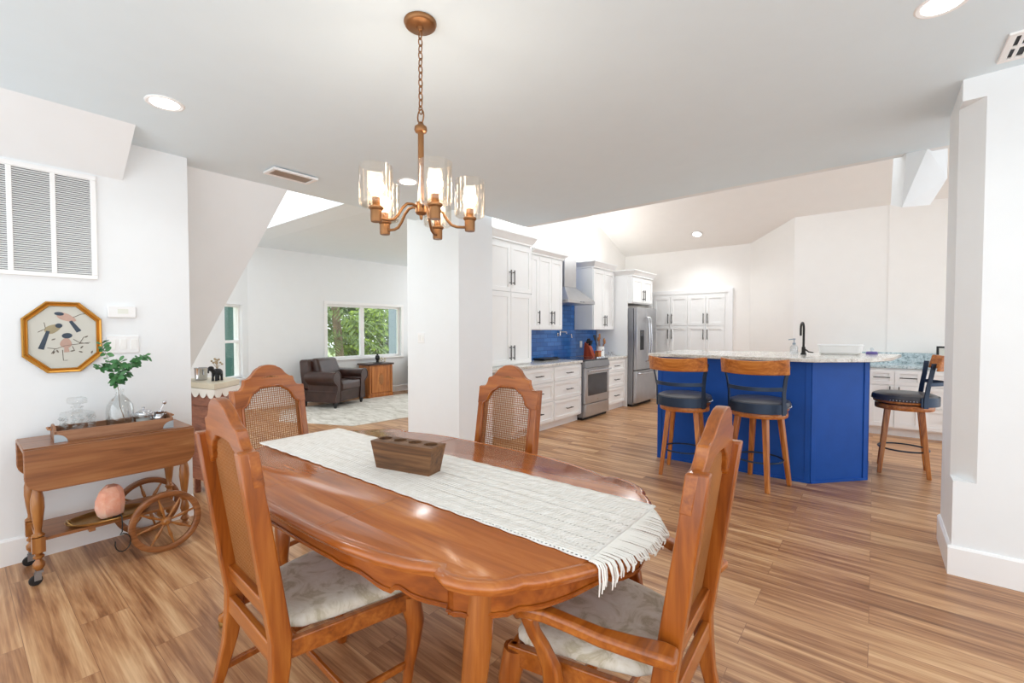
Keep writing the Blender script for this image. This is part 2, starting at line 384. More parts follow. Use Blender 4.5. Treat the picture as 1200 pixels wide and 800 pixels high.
# windows
w = bpy.data.objects.new('window_1', None); COL.objects.link(w); w['kind'] = 'structure'
mb = MB(); f = .045
mb.frame(lambda m,*a: m.box(X0-.11,X0-.05,*a), wy0,wy1,wz0,wz1,f)
mb.box(X0-.10,X0-.04,5.43,5.52,wz0+f,wz1-f); mb.build('window_frame', M['trim'], w, bevel=.004)
MB().box(X0-.086,X0-.080,wy0+f,5.44,wz0+f,wz1-f).build('window_pane', M['pane'], w)
MB().box(X0-.078,X0-.072,5.51,wy1-f,wz0+f,wz1-f).build('window_pane', M['pane'], w)
mb = MB(); t = .06
for a in ((wy0-t,wy1+t,wz1,wz1+t),(wy0-t,wy0,wz0,wz1),(wy1,wy1+t,wz0,wz1)): mb.box(X0,X0+.018,*a)
mb.build('window_casing', M['trim'], w, bevel=.003)
MB().box(X0-.04,X0+.05,wy0-t,wy1+t,wz0-.03,wz0).build('window_sill', M['trim'], w, bevel=.004)
w = bpy.data.objects.new('window_2', None); COL.objects.link(w); w['kind'] = 'structure'
mb = MB(); s0, s1, z0, z1 = .16, .60, .58, 1.80
mb.frame(lambda m,a,b,c,d: abox(m,a,b,.04,.10,c,d), s0,s1,z0,z1,.04); abox(mb,s0+.04,s1-.04,.03,.09,1.17,1.215)
mb.build('window_frame', M['trim'], w, bevel=.004)
mb = MB(); abox(mb,s0+.04,s1-.04,.066,.07,z0+.04,z1-.04); mb.build('window_pane', M['pane'], w)
mb = MB(); abox(mb,s0-.04,s1+.06,-.05,.04,z0-.03,z0); mb.build('window_sill', M['trim'], w, bevel=.004)
# baseboards
def bboard(name, pts, h=.14, th=.016):
    mb = MB(); n = len(pts)
    for (a, b) in zip(pts, pts[1:]):
        a, b = Vector((*a,0)), Vector((*b,0)); d = (b-a).normalized(); o = Vector((d.y,-d.x,0))*th
        mb.loft([[tuple(a), tuple(b), tuple(b+o), tuple(a+o)], [tuple(q+Vector((0,0,h-.012))) for q in (a,b,b+o,a+o)], [tuple(q+Vector((0,0,h))) for q in (a,b,b+o*.4,a+o*.4)]])
    return struct(name, mb, M['trim'])
bboard('baseboard_left', [(-3.97,-2.5),(-3.97,1.126)], .155)
bboard('baseboard_right', [(.36,4.1),(.36,3.55)][:2], .165); bboard('baseboard_front', [(.344,3.55),(3.2,3.55)], .165)
bboard('baseboard_pier', [(-4.307,3.4),(-3.45,3.4)], .14)
bboard('baseboard_window', [(-8.4,3.3),(-8.4,9)], .14)

# ------------------------------------------------------------------ lights in the ceiling, grilles on the walls
def downlight(x, y, label, tilt=0, z=None, power=17):
    z = zc(x) if z is None else z
    t = thing('recessed_light', label, 'ceiling light', (x,y,z), 0, 'recessed ceiling lights'); t.rotation_euler = (tilt,0,0)
    MB().lathe([(.068,-.002),(.085,-.006),(.092,-.003),(.094,.004)], 32).build('trim_ring', M['trim'], t)
    MB().lathe([(.001,-.004),(.068,-.004),(.07,.0)], 32).build('lens', M['led'], t)
    L = bpy.data.lights.new('downlight_lamp', 'SPOT'); L.energy = power; L.spot_size = radians(150); L.spot_blend = 1; L.shadow_soft_size = .07; L.color = (.97,1,1)
    lo = bpy.data.objects.new('downlight_lamp', L); COL.objects.link(lo); lo.parent = t; lo.location = (0,0,-.03)
downlight(-3.166,.797,'round white recessed light nearest the air return wall')
downlight(-3.187,2.528,'round recessed light in ceiling seen just behind the chandelier')
downlight(.20,2.66,'round recessed light cut by the top edge of the photo')
downlight(-2.503,8.40,'small recessed light on the kitchen ceiling above the pantry', -math.atan(.38), KZ(8.40)-.012, 90)

def grille(name, label, loc, rz, w, h, cols, pitch, slat_mat, back_mat, rx=0, cat='vent', k=.62):
    """frame in local XZ plane facing -Y; slats between columns"""
    t = thing(name, label, cat, loc); t.rotation_euler = (rx,0,rz)
    mb = MB(); fr = .028
    mb.frame(lambda m,a,b,c,d: m.box(a,b,-.018,0,c,d), 0,w,0,h,fr)
    cw = (w-2*fr+.02)/cols
    for c in range(1,cols): mb.box(fr-.01+cw*c-.012, fr-.01+cw*c+.012,-.017,-.003,fr,h-fr)
    mb.build('frame', M['trim'], t, bevel=.003)
    MB().box(fr,w-fr,-.002,0,fr,h-fr).build('backing', back_mat, t)
    mb = MB(); z = fr+.004
    while z < h-fr-.004:
        mb.hexa([(fr,-.014,z),(w-fr,-.014,z),(w-fr,-.004,z+pitch*k),(fr,-.004,z+pitch*k),(fr,-.0145,z+.0016),(w-fr,-.0145,z+.0016),(w-fr,-.0055,z+pitch*k+.0016),(fr,-.0055,z+pitch*k+.0016)]); z += pitch
    mb.build('louvers', slat_mat, t, smooth=False)
    return t
grille('return_air_vent','large white louvered return air vent high on the left wall',(-3.97,.04,1.713),pi/2,.58,.667,3,.0128,M['trim'],M['grille_dark'])
t = grille('ceiling_vent','slim white ceiling register beside the leaning wall',(-3.74,1.60,zc(-3.74)),pi/2,.36,.19,1,.027,M['steel'],M['grille_dark'],0,k=.3); t.rotation_euler = (pi/2,0,pi/2); t.location = (-3.83,1.60,zc(-3.83)-.004)
t = thing('ceiling_register','square white ceiling register with black slots at the upper right','vent',(.47,3.14,zc(.6)-.002))
mb = MB(); 
mb.frame(lambda m,a,b,c,d: m.box(a,b,c,d,-.012,.004), 0,.34,0,.3,.03).box(.03,.31,.138,.162,-.012,-.003)
mb.build('frame', M['trim'], t, bevel=.003); MB().box(.03,.31,.03,.27,-.002,.002).build('backing', M['black'], t)
mb = MB()
for k in range(7):
    x = .045+k*.038
    for ya,yb in ((.03,.138),(.162,.27)): mb.hexa([(x,ya,-.010),(x+.012,ya,-.010),(x+.012,yb,-.010),(x,yb,-.010),(x+.006,ya,-.003),(x+.018,ya,-.003),(x+.018,yb,-.003),(x+.006,yb,-.003)])
mb.build('blades', M['trim'], t, smooth=False)

# picture, thermostat, switches
def octo(y0,y1,z0,z1,c): return [(y0+c,z0),(y1-c,z0),(y1,z0+c),(y1,z1-c),(y1-c,z1),(y0+c,z1),(y0,z1-c),(y0,z0+c)]
t = thing('framed_print','octagonal gilt framed print of three birds on the left wall','picture',(-3.97,0,0))
f = lambda u,v,w: (w,u,v)
mb = MB(); y0,y1,z0,z1 = .272,.632,1.122,1.562; c = .105
rings = []
for off, d in ((0,.002),(0,.018),(.006,.026),(.013,.022),(.018,.014),(.024,.018),(.028,.010),(.028,.004)):
    rings.append([(d,a,b) for a,b in octo(y0+off,y1-off,z0+off,z1-off,c-off*.41)])
mb.loft(rings, cap=False); mb.build('frame', M['gold'], t, smooth=False)
MB().prism(octo(y0+.026,y1-.026,z0+.026,z1-.026,c-.011), .003, .006, f).build('print', M['paper'], t)
def blob(mb, cy, cz, a, b, rot, n=18, w0=.0062, w1=.0072, taper=0):
    P = []
    for k in range(n):
        q = 2*pi*k/n; u, v = a*cos(q), b*sin(q)*(1-taper*cos(q)); P.append((cy+u*cos(rot)-v*sin(rot), cz+u*sin(rot)+v*cos(rot)))
    mb.prism(P, w0, w1, f)
pic = lambda px,py: (.272+(px-105)/(755-105)*.36, 1.562-(py-85)/(680-85)*.44)
def bird(body_mat, head_mat, tail_mat, body, head, tail):
    mb = MB(); blob(mb,*pic(*body[:2]),body[2],body[3],body[4],taper=.3); mb.build('bird_body', body_mat, t, smooth=False)
    mb = MB(); blob(mb,*pic(*head[:2]),head[2],head[3],head[4],w1=.0078); mb.build('bird_head', head_mat, t, smooth=False)
    mb = MB(); a, b = pic(*tail[0]), pic(*tail[1]); dx, dz = b[0]-a[0], b[1]-a[1]; L = sqrt(dx*dx+dz*dz); nx, nz = -dz/L, dx/L
    mb.prism([(a[0]-nx*.008,a[1]-nz*.008),(a[0]+nx*.008,a[1]+nz*.008),(b[0]+nx*.013,b[1]+nz*.013),(b[0]-nx*.013,b[1]-nz*.013)], .0062,.0075,f); mb.build('bird_tail', tail_mat, t, smooth=False)
bird(M['bird_tan'],M['bird_dark'],M['bird_dark'],(350,310,.042,.024,.55),(395,285,.016,.014,0),((310,330),(250,480)))
bird(M['bird_pink'],M['bird_dark'],M['bird_dark'],(460,215,.048,.022,-.45),(400,185,.022,.011,-.1),((490,245),(560,335)))
bird(M['bird_pink'],M['bird_dark'],M['bird_pink'],(450,430,.032,.026,1.5),(460,370,.024,.017,.1),((450,460),(455,510)))
mb = MB()
for pl in (((230,340),(290,310),(280,260)),((510,215),(580,185),(630,180)),((300,470),(370,480),(440,455),(560,440),(650,430)),((360,480),(330,520)),((560,440),(600,380)),((510,400),(560,430),(640,440)),((420,490),(425,580),(460,578)),((500,460),(520,500))):
    mb.tube([(.0066,)+pic(*p) for p in pl], .0016, 4)
for (a,b,r) in ((350,400,.4),(500,500,.2),(570,510,-.3),(620,380,.5),(580,470,.9),(350,510,1.2),(665,515,1.2),(380,500,2)): blob(mb,*pic(a,b),.010,.004,r,10)
mb.build('branches', M['twig'], t, smooth=False)
t = thing('thermostat','small white digital thermostat on the left wall','thermostat',(-3.97,.662,1.468))
MB().box(0,.024,0,.148,0,.078).build('body', M['plastic'], t, bevel=.006); MB().box(.0235,.0255,.05,.105,.028,.06).build('screen', M['screen'], t)
mb = MB(); mb.box(.0235,.026,.118,.128,.048,.054).box(.0235,.026,.118,.128,.03,.036); mb.build('button', M['white'], t)
def switch(name,label,loc,rz,n,w=.115,h=.118):
    t = thing(name,label,'light switch',loc,rz); MB().box(0,w,-.007,0,0,h).build('plate', M['plastic'], t, bevel=.003)
    for k in range(n):
        x = w/n*(k+.5); MB().hexa([(x-.017,-.009,.026),(x+.017,-.009,.026),(x+.017,-.004,.026),(x-.017,-.004,.026),(x-.017,-.013,.092),(x+.017,-.013,.092),(x+.017,-.004,.092),(x-.017,-.004,.092)]).build('rocker', M['white'], t, bevel=.001)
switch('light_switch','white rocker switch plate partly behind the eucalyptus leaves',(-3.97,.655,1.23),pi/2,3,.17)
switch('wall_switch','white double switch plate on the pier by the kitchen',(-4.115,3.4,1.235),0,2)
# ------------------------------------------------------------------ dining table
TC = (-1.585, 1.285)
def quarter():
    return [(0,-.583),(.20,-.581),(.36,-.572),(.50,-.551),(.60,-.523),(.65,-.500),(.683,-.482),   # long side to the first cusp
            (.692,-.500),(.74,-.510),(.80,-.494),(.86,-.456),(.893,-.418),(.902,-.386),            # corner lobe to the second cusp
            (.921,-.372),(.948,-.335),(.985,-.27),(1.03,-.18),(1.065,-.09),(1.08,0)]
q = quarter()
out = q[:-1] + [(x,-y) for x,y in q[::-1]][:-1] + [(-x,-y) for x,y in q][:-1] + [(-x,y) for x,y in q[::-1]][:-1]
def dense(poly, step=.02):
    P = []
    n = len(poly)
    for i in range(n):
        a, b = poly[i], poly[(i+1)%n]; L = math.dist(a,b); k = max(1, int(L/step))
        for j in range(k): P.append((a[0]+(b[0]-a[0])*j/k, a[1]+(b[1]-a[1])*j/k))
    return P
def offset(poly, d):
    n = len(poly); R = []
    for i in range(n):
        a, p, b = poly[i-1], poly[i], poly[(i+1)%n]
        e1 = Vector((p[0]-a[0],p[1]-a[1])).normalized(); e2 = Vector((b[0]-p[0],b[1]-p[1])).normalized()
        nn = Vector((-(e1.y+e2.y), e1.x+e2.x)).normalized(); R.append((p[0]+nn.x*d, p[1]+nn.y*d))
    return R
out = dense(out, .03)
tbl = thing('dining_table','long cherry dining table with scalloped edge under the chandelier','table',(TC[0],TC[1],0))
mb = MB()
prof = [(.034,.720),(.014,.721),(.010,.727),(.009,.730),(.001,.737),(-.001,.744),(.002,.751),(.010,.757),(.020,.7585),(.027,.7575),(.030,.7568),(.033,.7585),(.036,.760)]
mb.loft([[(x,y,z) for x,y in offset(out,o)] for o,z in prof])
top = mb.build('tabletop', M['table'], tbl, ang=50)
mb = MB()
for x in (-.305,.205): mb.box(x-.001,x+.001,-.55,.55,.7597,.7602)
mb.build('leaf_seam', plain('seam_line', srgb(140,86,46), .4), tbl)  # thin darker line marks each leaf joint
def apron_z(x, y):
    ax, ay = abs(x), abs(y)
    if ay > .38 and ax < .80:   # long side
        if ax < .26: return .662
        if ax < .52: u = (ax-.26)/.26; return .662-.026*u*u - .004*sin(u*3*pi)
        if ax < .54: return .636+.020*(ax-.52)/.02
        u = min(1,(ax-.54)/.22); return .656-.022*sin(u*pi)-.012*u
    ay = min(ay,.40)
    if ay < .12: return .672-.012*cos(ay/.12*pi/2)
    if ay < .14: return .672+.014*(ay-.12)/.02
    u = (ay-.14)/.26; return .686-.018*max(0,sin(u*pi))-.034*u*u
ap = [(x,y) for x,y in offset(dense(q[:-1] + [(x,-y) for x,y in q[::-1]][:-1] + [(-x,-y) for x,y in q][:-1] + [(-x,y) for x,y in q[::-1]][:-1], .014), .036)]
mb = MB(); n = len(ap); inn = offset(ap, .022)
mb.loft([[(x,y,.722) for x,y in ap], [(x,y,apron_z(x,y)) for x,y in ap], [(a,b,apron_z(x,y)) for (x,y),(a,b) in zip(ap,inn)], [(x,y,.722) for x,y in inn]], cap=False)
mb.build('apron', M['table_apron'], tbl, ang=40)
mb = MB(); o2 = offset(ap, -.003)
mb.tube([(x,y,apron_z(x,y)+.013) for x,y in o2], .0035, 5, closed=True, up=(0,0,1)); mb.build('apron_bead', M['table_apron'], tbl)
for sx, sy in ((1,-1),(1,1),(-1,-1),(-1,1)):
    mb = MB(); bx, by = .797*sx, .425*sy; ux, uy = .9*sx/1.0, .5*sy
    pth = [(.0,.725,.037),(.0,.66,.037),(.002,.60,.038),(.004,.52,.036),(.0,.42,.033),(-.010,.30,.027),(-.018,.20,.022),(-.016,.11,.020),(-.004,.055,.024),(.012,.036,.030),(.016,.028,.026)]
    mb.tube([(bx+ux*o-.03*sx*(1-z/.72), by+uy*o+.07*sy*(1-z/.72), z) for o,z,r in pth], [r for *_,r in pth], 16, up=(1,0,0))
    lg = mb.build('leg', M['legwood'], tbl, ang=60)
    fx, fy = bx+ux*.016-.03*sx*.96, by+uy*.016+.07*sy*.96
    MB().lathe([(.012,0),(.02,.002),(.022,.014),(.018,.026),(.022,.034),(.02,.04)],14,(fx,fy,0)).build('brass_foot', M['brass'], lg)

# lace runner
RX0, RX1, RY0, RY1 = -2.645, -.497, 1.065, 1.535
rn = thing('table_runner','white crocheted lace runner with fringe along the dining table','table runner',(RX0,RY0,.7615))
L, W = RX1-RX0, RY1-RY0
mb = MB(); nx, ny = 110, 24; grid = []
for i in range(nx+1):
    row = []
    for j in range(ny+1):
        u, v = i/nx, j/ny; x = u*L; y = v*W
        sc = .006*abs(sin(u*pi*19)) ; y += (-sc if j == 0 else sc if j == ny else 0)
        y += .02*u*(1 if j > ny/2 else .6)
        z = .0015
        x = u*2.05
        row.append(mb.bm.verts.new((x,y,z)))
    grid.append(row)
for i in range(nx):
    for j in range(ny): mb.bm.faces.new((grid[i][j],grid[i+1][j],grid[i+1][j+1],grid[i][j+1]))
endp = [tuple(v.co) for v in grid[nx]]
cl = mb.build('cloth', M['lace'], rn); sd = cl.modifiers.new('t','SOLIDIFY'); sd.thickness = .003; sd.offset = 1
mb = MB()
for k in range(84):
    u = k/83; i = min(int(u*ny), ny-1); fr = u*ny-i; p = Vector(endp[i]).lerp(Vector(endp[i+1]), fr)
    a, b = random.uniform(-.008,.008), random.uniform(.0,.008); ln = random.uniform(.095,.115)
    ry = abs(p.y+RY0-TC[1]); e = 1.06+1.086-.09*(ry/.2)**2*.75+b
    top = max(.0, e-p.x); c_ = Vector((e, p.y+a*.5, .0005)); hang = max(.018, ln-top)
    mb.tube([p, p.lerp(c_,.5)+Vector((0,a*.3,.002)), c_, c_+Vector((.008,a*.2,-.010)), c_+Vector((.010+b,a,-hang*.6)), c_+Vector((.008+b,a*1.6,-hang))], [.0028,.0028,.003,.003,.0028,.0018], 5)
mb.build('fringe', M['thread'], rn)

# wooden mold
t = thing('wooden_mold','rustic wooden sugar mold with four round holes on the runner','candle holder',(-1.62,1.275,.7645),radians(12.5))
mb = MB(); l0,l1,w0,w1,h = .145,.172,.042,.056,.128
mb.loft([[(-l0,-w0,0),(l0,-w0,0),(l0,w0,0),(-l0,w0,0)],[(-l1+.003,-w1+.003,h-.004),(l1-.003,-w1+.003,h-.004),(l1-.003,w1-.003,h-.004),(-l1+.003,w1-.003,h-.004)]])
del_top = [f_ for f_ in mb.bm.faces if all(v.co.z > h-.01 for v in f_.verts)]
bmesh.ops.delete(mb.bm, geom=del_top, context='FACES_ONLY')
cell = 2*(l1-.003)/4
for k in range(4):
    cx_ = -l1+.003+cell*(k+.5); ro, ri, rb = [], [], []
    for i in range(32):
        a = 2*pi*(i+.5)/32; c_, s_ = cos(a), sin(a); m_ = max(abs(c_)/(cell/2), abs(s_)/(w1-.003))
        ro.append((cx_+c_/m_, s_/m_, h-.004)); ri.append((cx_+.030*c_, .030*s_, h)); rb.append((cx_+.026*c_, .026*s_, h-.085))
    mb.loft([ro, ri, rb], cap=False); mb.face(rb)
bmesh.ops.remove_doubles(mb.bm, verts=mb.bm.verts[:], dist=.0004)
mb.build('block', M['mold'], t, ang=30)

# ------------------------------------------------------------------ chairs
ZT, ZP = 1.042, 1.178          # post top, crest peak
def lean(z): return -.012-.145*(z-.46) if z > .46 else -.012-.10*((.46-z)/.46)**2
def smooth_curve(pts, n=8):
    P = []
    for (a, b) in zip(pts, pts[1:]):
        for k in range(n): u = k/n; P.append((a[0]+(b[0]-a[0])*u, a[1]+(b[1]-a[1])*u))
    return P+[pts[-1]]
OUTC = [(.222,1.040),(.190,1.040),(.178,1.044),(.166,1.056),(.158,1.074),(.155,1.092),(.150,1.098),(.143,1.100),(.130,1.103),(.116,1.111),(.100,1.126),(.084,1.146),(.068,1.158),(.054,1.163),(.044,1.170),(.026,1.175),(0,ZP)]
INC = [(.181,.935),(.176,.944),(.160,.950),(.149,.962),(.142,.978),(.131,.998),(.113,1.018),(.094,1.027),(.080,1.034),(.068,1.045),(.04,1.049),(0,1.050)]
def chair(label, loc, rz, arms=False, group='cane-back dining chairs'):
    t = thing('dining_chair', label, 'chair', loc, rz, group)
    # posts that run on as rear legs
    for s in (-1,1):
        zs = [0,.06,.15,.28,.38,.46,.6,.75,.9,ZT]
        ws = [.030,.030,.032,.036,.042,.044,.042,.040,.039,.038]
        hs = [.030,.032,.036,.046,.056,.060,.060,.058,.056,.054]
        xs = [.232,.229,.222,.212,.206,.202,.202,.202,.202,.202]
        mb = MB(); rings = []
        for z,w,h,x in zip(zs,ws,hs,xs):
            y = lean(z)-.004; rings.append([(s*x-w/2,y-h/2,z),(s*x+w/2,y-h/2,z),(s*x+w/2,y+h/2,z),(s*x-w/2,y+h/2,z)])
        mb.loft(rings); mb.build('back_leg', M['chair'], t, bevel=.006, seg=3)
    # crest rail
    def xz(poly): return poly+[(-x,z) for x,z in poly[::-1]][1:]
    o_, i_ = xz(OUTC), xz(INC)
    mb = MB()
    rings_f, rings_b = [], []
    poly = o_ + [(-.222,.935)]+ i_[::-1] + [(.222,.935)]
    f = lambda u,v,w: (u, lean(v)+w, v)
    mb.prism(poly, -.008, .025, f)
    mb.build('crest_rail', M['chairx'], t, bevel=.004, seg=2, ang=25)
    # moulded bead round the cane opening (both faces)
    lo = .55
    for w in (.022,):
        mb = MB(); path = [(x,z) for x,z in i_] ; path = [(.181,lo)]+[(.181,z) for z in (.7,.85)]+path+[(-.181,z) for z in (.85,.7)]+[(-.181,lo)]
        mb.tube([f(x*.985,z,w) for x,z in path], .0075, 6, closed=True, up=(0,1,0)); mb.build('cane_bead', M['chair'], t, ang=60)
    # carved motif
    mb = MB()
    for k in range(-3,4):
        mb.sphere(f(k*.016, 1.108-.002*abs(k), .024), .009-.0012*abs(k), 8, 6, sx=1.3, sy=.35, sz=.62)
    mb.build('carving', M['bronze'], t)
    # cane weave
    def topz(x):
        x = abs(x)
        for (a,b) in zip(INC, INC[1:]):
            if b[0] <= x <= a[0]: u = (a[0]-x)/(a[0]-b[0]+1e-9); return a[1]+(b[1]-a[1])*u
        return INC[0][1]
    mb = MB(); x = -.174; k = 0
    def strip(a, b, w, d):
        a, b = Vector(a), Vector(b); dd = (b-a).normalized(); s = Vector((dd.z,0,-dd.x)); s = s.normalized()*w/2
        e = Vector((0,.0012,0)); mb.hexa([a-s-e,a+s-e,a+s+e,a-s+e,b-s-e,b+s-e,b+s+e,b-s+e])
    while x <= .176:
        z1 = topz(x)+.006; strip(f(x,lo,.008), f(x,z1,.008), .0034, 0); x += .0124
    z = lo+.004
    while z < 1.056:
        xm = .182
        if z > INC[0][1]:
            xm = 0
            for (a,b) in zip(INC, INC[1:]):
                if a[1] <= z <= b[1]: xm = a[0]+(b[0]-a[0])*(z-a[1])/(b[1]-a[1]+1e-9)+.004
        if xm > .01: strip(f(-xm,z,.0095), f(xm,z,.0095), .0034, 0)
        z += .0124
    mb.build('cane_panel', M['cane'], t, smooth=False)
    MB().hexa([(x,lean(z)+w,z) for z in (.495,.555) for x,w in ((-.19,-.016),(.19,-.016),(.19,.016),(-.19,.016))]).build('lower_rail', M['chairx'], t, bevel=.004)
    # seat frame and cushion
    bw, fw, d0, d1 = .205, .285, -.03, .445
    mb = MB(); zt, zb = .445, .385
    for a,b in (((-bw,d0),(-fw,d1-.02)),((bw,d0),(fw,d1-.02))): mb.bar([(a[0]*.96,a[1],.415),(b[0]*.96,b[1],.415)], .024, .06)
    mb.bar([(-bw,d0,.415),(bw,d0,.415)], .024, .06)
    fr = [(-fw,d1-.025),(-fw*.6,d1-.005),(0,d1),(fw*.6,d1-.005),(fw,d1-.025)]
    mb.bar([(x*.97,y-.012,.412) for x,y in fr], .024, .066)
    mb.build('seat_frame', M['chairx'], t, bevel=.004)
    mb = MB(); nn = 26; rings = []
    base = [(-bw+.012,.012),(-bw*.4,.008),(bw*.4,.008),(bw-.012,.012),(fw-.05,.3),(fw-.018,d1-.06),(fw-.05,d1-.012),(fw*.5,d1-.002),(0,d1+.002),(-fw*.5,d1-.002),(-fw+.05,d1-.012),(-fw+.018,d1-.06),(-fw+.05,.3)]
    cy = .22
    for sc_, z in ((.97,.436),(1.0,.446),(1.0,.460),(.975,.474),(.90,.486),(.72,.494),(.4,.499)):
        rings.append([(x*sc_, cy+(y-cy)*sc_, z) for x,y in base])
    mb.loft(rings); mb.build('seat', M['fabric'], t, sub=1, ang=80)
    # cabriole front legs
    for s in (-1,1):
        pth = [(0,.43,.034),(.004,.385,.037),(.014,.33,.034),(.010,.26,.026),(-.004,.17,.0205),(-.010,.10,.018),(-.004,.055,.019),(.010,.028,.026),(.014,.010,.024),(.014,0,.021)]
        mb = MB(); mb.tube([(s*(.262+o*.75), .412+o, z) for o,z,r in pth], [r for *_,r in pth], 12, up=(1,0,0)); mb.build('front_leg', M['chair'], t, ang=60)
    for s in (-1,1):
        MB().bar([(s*.222,lean(.17),.175),(s*.258,.405,.175)], .016, .026).build('stretcher', M['chairx'], t, bevel=.004)
    MB().bar([(-.238,.19,.175),(.238,.19,.175)], .016, .026).build('cross_stretcher', M['chairx'], t, bevel=.004)
    if arms:
        for s in (-1,1):
            P = [(.262,-.070,.598),(.268,-.04,.602),(.285,.03,.602),(.305,.11,.606),(.322,.19,.618),(.340,.255,.630),(.352,.300,.632),(.354,.325,.622),(.350,.342,.600)]
            mb = MB(); mb.bar([(s*x,y,z) for x,y,z in P], [.062,.066,.056,.046,.042,.044,.048,.046,.030], [.030,.034,.034,.034,.034,.034,.034,.032,.024], up=(0,0,1))
            a = mb.build('armrest', M['chairx'], t, bevel=.010, seg=3, sub=0, ang=50)
            S = [(.300,.250,.40),(.302,.258,.46),(.316,.280,.52),(.332,.296,.56),(.344,.303,.60),(.348,.302,.62)]
            mb = MB(); mb.bar([(s*x,y,z) for x,y,z in S], [.034,.034,.03,.03,.034,.04], [.056,.05,.04,.036,.038,.05], up=(0,1,0)); mb.build('arm_support', M['chair'], t, bevel=.008, seg=3, ang=50)
    return t
chA = chair('cane-back side chair nearest the camera at left, seen from behind', (-1.587,.635,0), -.055)
clone(chA, (-2.765,1.225,0), -1.40, 'cane-back side chair at the far head of the dining table')
clone(chA, (-1.70,2.00,0), pi, 'cane-back side chair on the kitchen side of the dining table')
chair('cane-back dining chair with curved arms at the near table end', (-.435,1.335,0), 1.61, True)

# ------------------------------------------------------------------ chandelier
CX, CY = -1.556, 1.306; CZ = zc(CX)
t = thing('chandelier','five-light bronze chandelier with clear glass cylinder shades','chandelier',(CX,CY,CZ))
z = lambda a: a-CZ
MB().lathe([(.001,0.0),(.069,0.0),(.070,-.006),(.066,-.016),(.058,-.022),(.014,-.024),(.012,-.036),(.006,-.04),(.001,-.04)],32).build('ceiling_canopy', M['bronze'], t)
mb = MB(); zz = CZ-.04; k = 0
def link(c, rw, rh, ax, r=.0028):
    P = []
    for i in range(14):
        a = 2*pi*i/14; u = rw*cos(a); v = rh*sin(a); P.append((c[0]+(u if ax == 0 else 0), c[1]+(u if ax else 0), c[2]+v))
    mb.tube(P, r, 5, closed=True, up=(0,1,0) if ax == 0 else (1,0,0))
while zz > 2.345: link((0,0,zz-.016-CZ), .0095, .018, k%2); zz -= .029; k += 1
link((0,0,2.315-CZ), .020, .030, 0, .0032)
mb.build('chain', M['bronze'], t, ang=60)
MB().lathe([(.001,z(2.292)),(.010,z(2.29)),(.014,z(2.28)),(.026,z(2.27)),(.028,z(2.256)),(.024,z(2.248)),(.013,z(2.245)),(.0125,z(1.95)),(.022,z(1.945)),(.025,z(1.94)),(.025,z(1.90)),(.020,z(1.893)),(.008,z(1.888)),(.006,z(1.872)),(.001,z(1.868))],20).build('stem', M['bronze'], t)
for k in range(5):
    a = radians(38.7+8+72*k); dx, dy = cos(a), sin(a); R = .212
    P = [(.018,1.922),(.045,1.930),(.07,1.926),(.092,1.905),(.112,1.872),(.132,1.850),(.155,1.843),(.18,1.843),(.195,1.843)]
    fine = []
    for i in range(len(P)-1):
        for j in range(3):
            u = j/3; fine.append((P[i][0]+(P[i+1][0]-P[i][0])*u, P[i][1]+(P[i+1][1]-P[i][1])*u))
    fine.append(P[-1])
    am = MB().tube([(dx*r,dy*r,z(h)) for r,h in fine], .0062, 10).build('arm', M['bronze'], t, ang=60)
    c = (dx*R,dy*R,0)
    MB().lathe([(.001,z(1.826)),(.021,z(1.826)),(.023,z(1.832)),(.023,z(1.872)),(.029,z(1.878)),(.030,z(1.884)),(.026,z(1.888)),(.016,z(1.890)),(.016,z(1.925)),(.001,z(1.925))],20,c).build('socket', M['bronze'], am)
    sh = MB().lathe([(.026,z(1.889)),(.060,z(1.889)),(.066,z(1.895)),(.067,z(1.91)),(.067,z(2.046)),(.0655,z(2.049)),(.064,z(2.046)),(.0645,z(1.91)),(.060,z(1.892)),(.026,z(1.8915))],36,c)
    sh.build('glass_shade', M['shade'], am)
    MB().lathe([(.012,z(1.918)),(.014,z(1.93)),(.022,z(1.940)),(.030,z(1.955)),(.032,z(1.968)),(.029,z(1.982)),(.019,z(1.995)),(.001,z(2.000))],20,c).build('bulb', M['bulb'], am)
    Lp = bpy.data.lights.new('bulb_lamp','POINT'); Lp.energy = 1.5; Lp.color = (1,.9,.8); Lp.shadow_soft_size = .03
    lo = bpy.data.objects.new('bulb_lamp', Lp); COL.objects.link(lo); lo.parent = t; lo.location = (dx*R,dy*R,z(2.02))

# ------------------------------------------------------------------ tea cart
t = thing('tea_cart','wooden drop-leaf tea cart with spoked wheels against the left wall','cart',(-3.70,.62,0))
# local: x -.215..+.2 (room side +), y -.38..+.38
MB().box(-.20,.182,-.385,.385,.728,.752).build('top', M['cart'], t, bevel=.004)
def leaf(x0,x1,tilt,name):
    P = [(-.385,.0),(.385,.0)]
    r = .085; y1, zb = .385, -.232
    P += [(y1,zb+r)]+[(y1-r+r*cos(a),zb+r-r*sin(a)) for a in [pi/2*k/8 for k in range(1,8)]]+[(y1-r,zb),(-y1+r,zb)]+[(-y1+r-r*sin(a),zb+r-r*cos(a)) for a in [pi/2*k/8 for k in range(1,8)]]+[(-y1,zb+r)]
    mb = MB(); mb.prism(P, x0, x1, lambda u,v,w: (w+tilt*v,u,.746+v)); return mb.build(name, M['cart'], t, bevel=.005, seg=3)
leaf(.186,.206,-.03,'drop_leaf'); leaf(-.226,-.206,.03,'drop_leaf')
PROF = [(.017,.0),(.02,.02),(.024,.05),(.017,.07),(.026,.085),(.026,.10),(.018,.108),(.0,.0)]
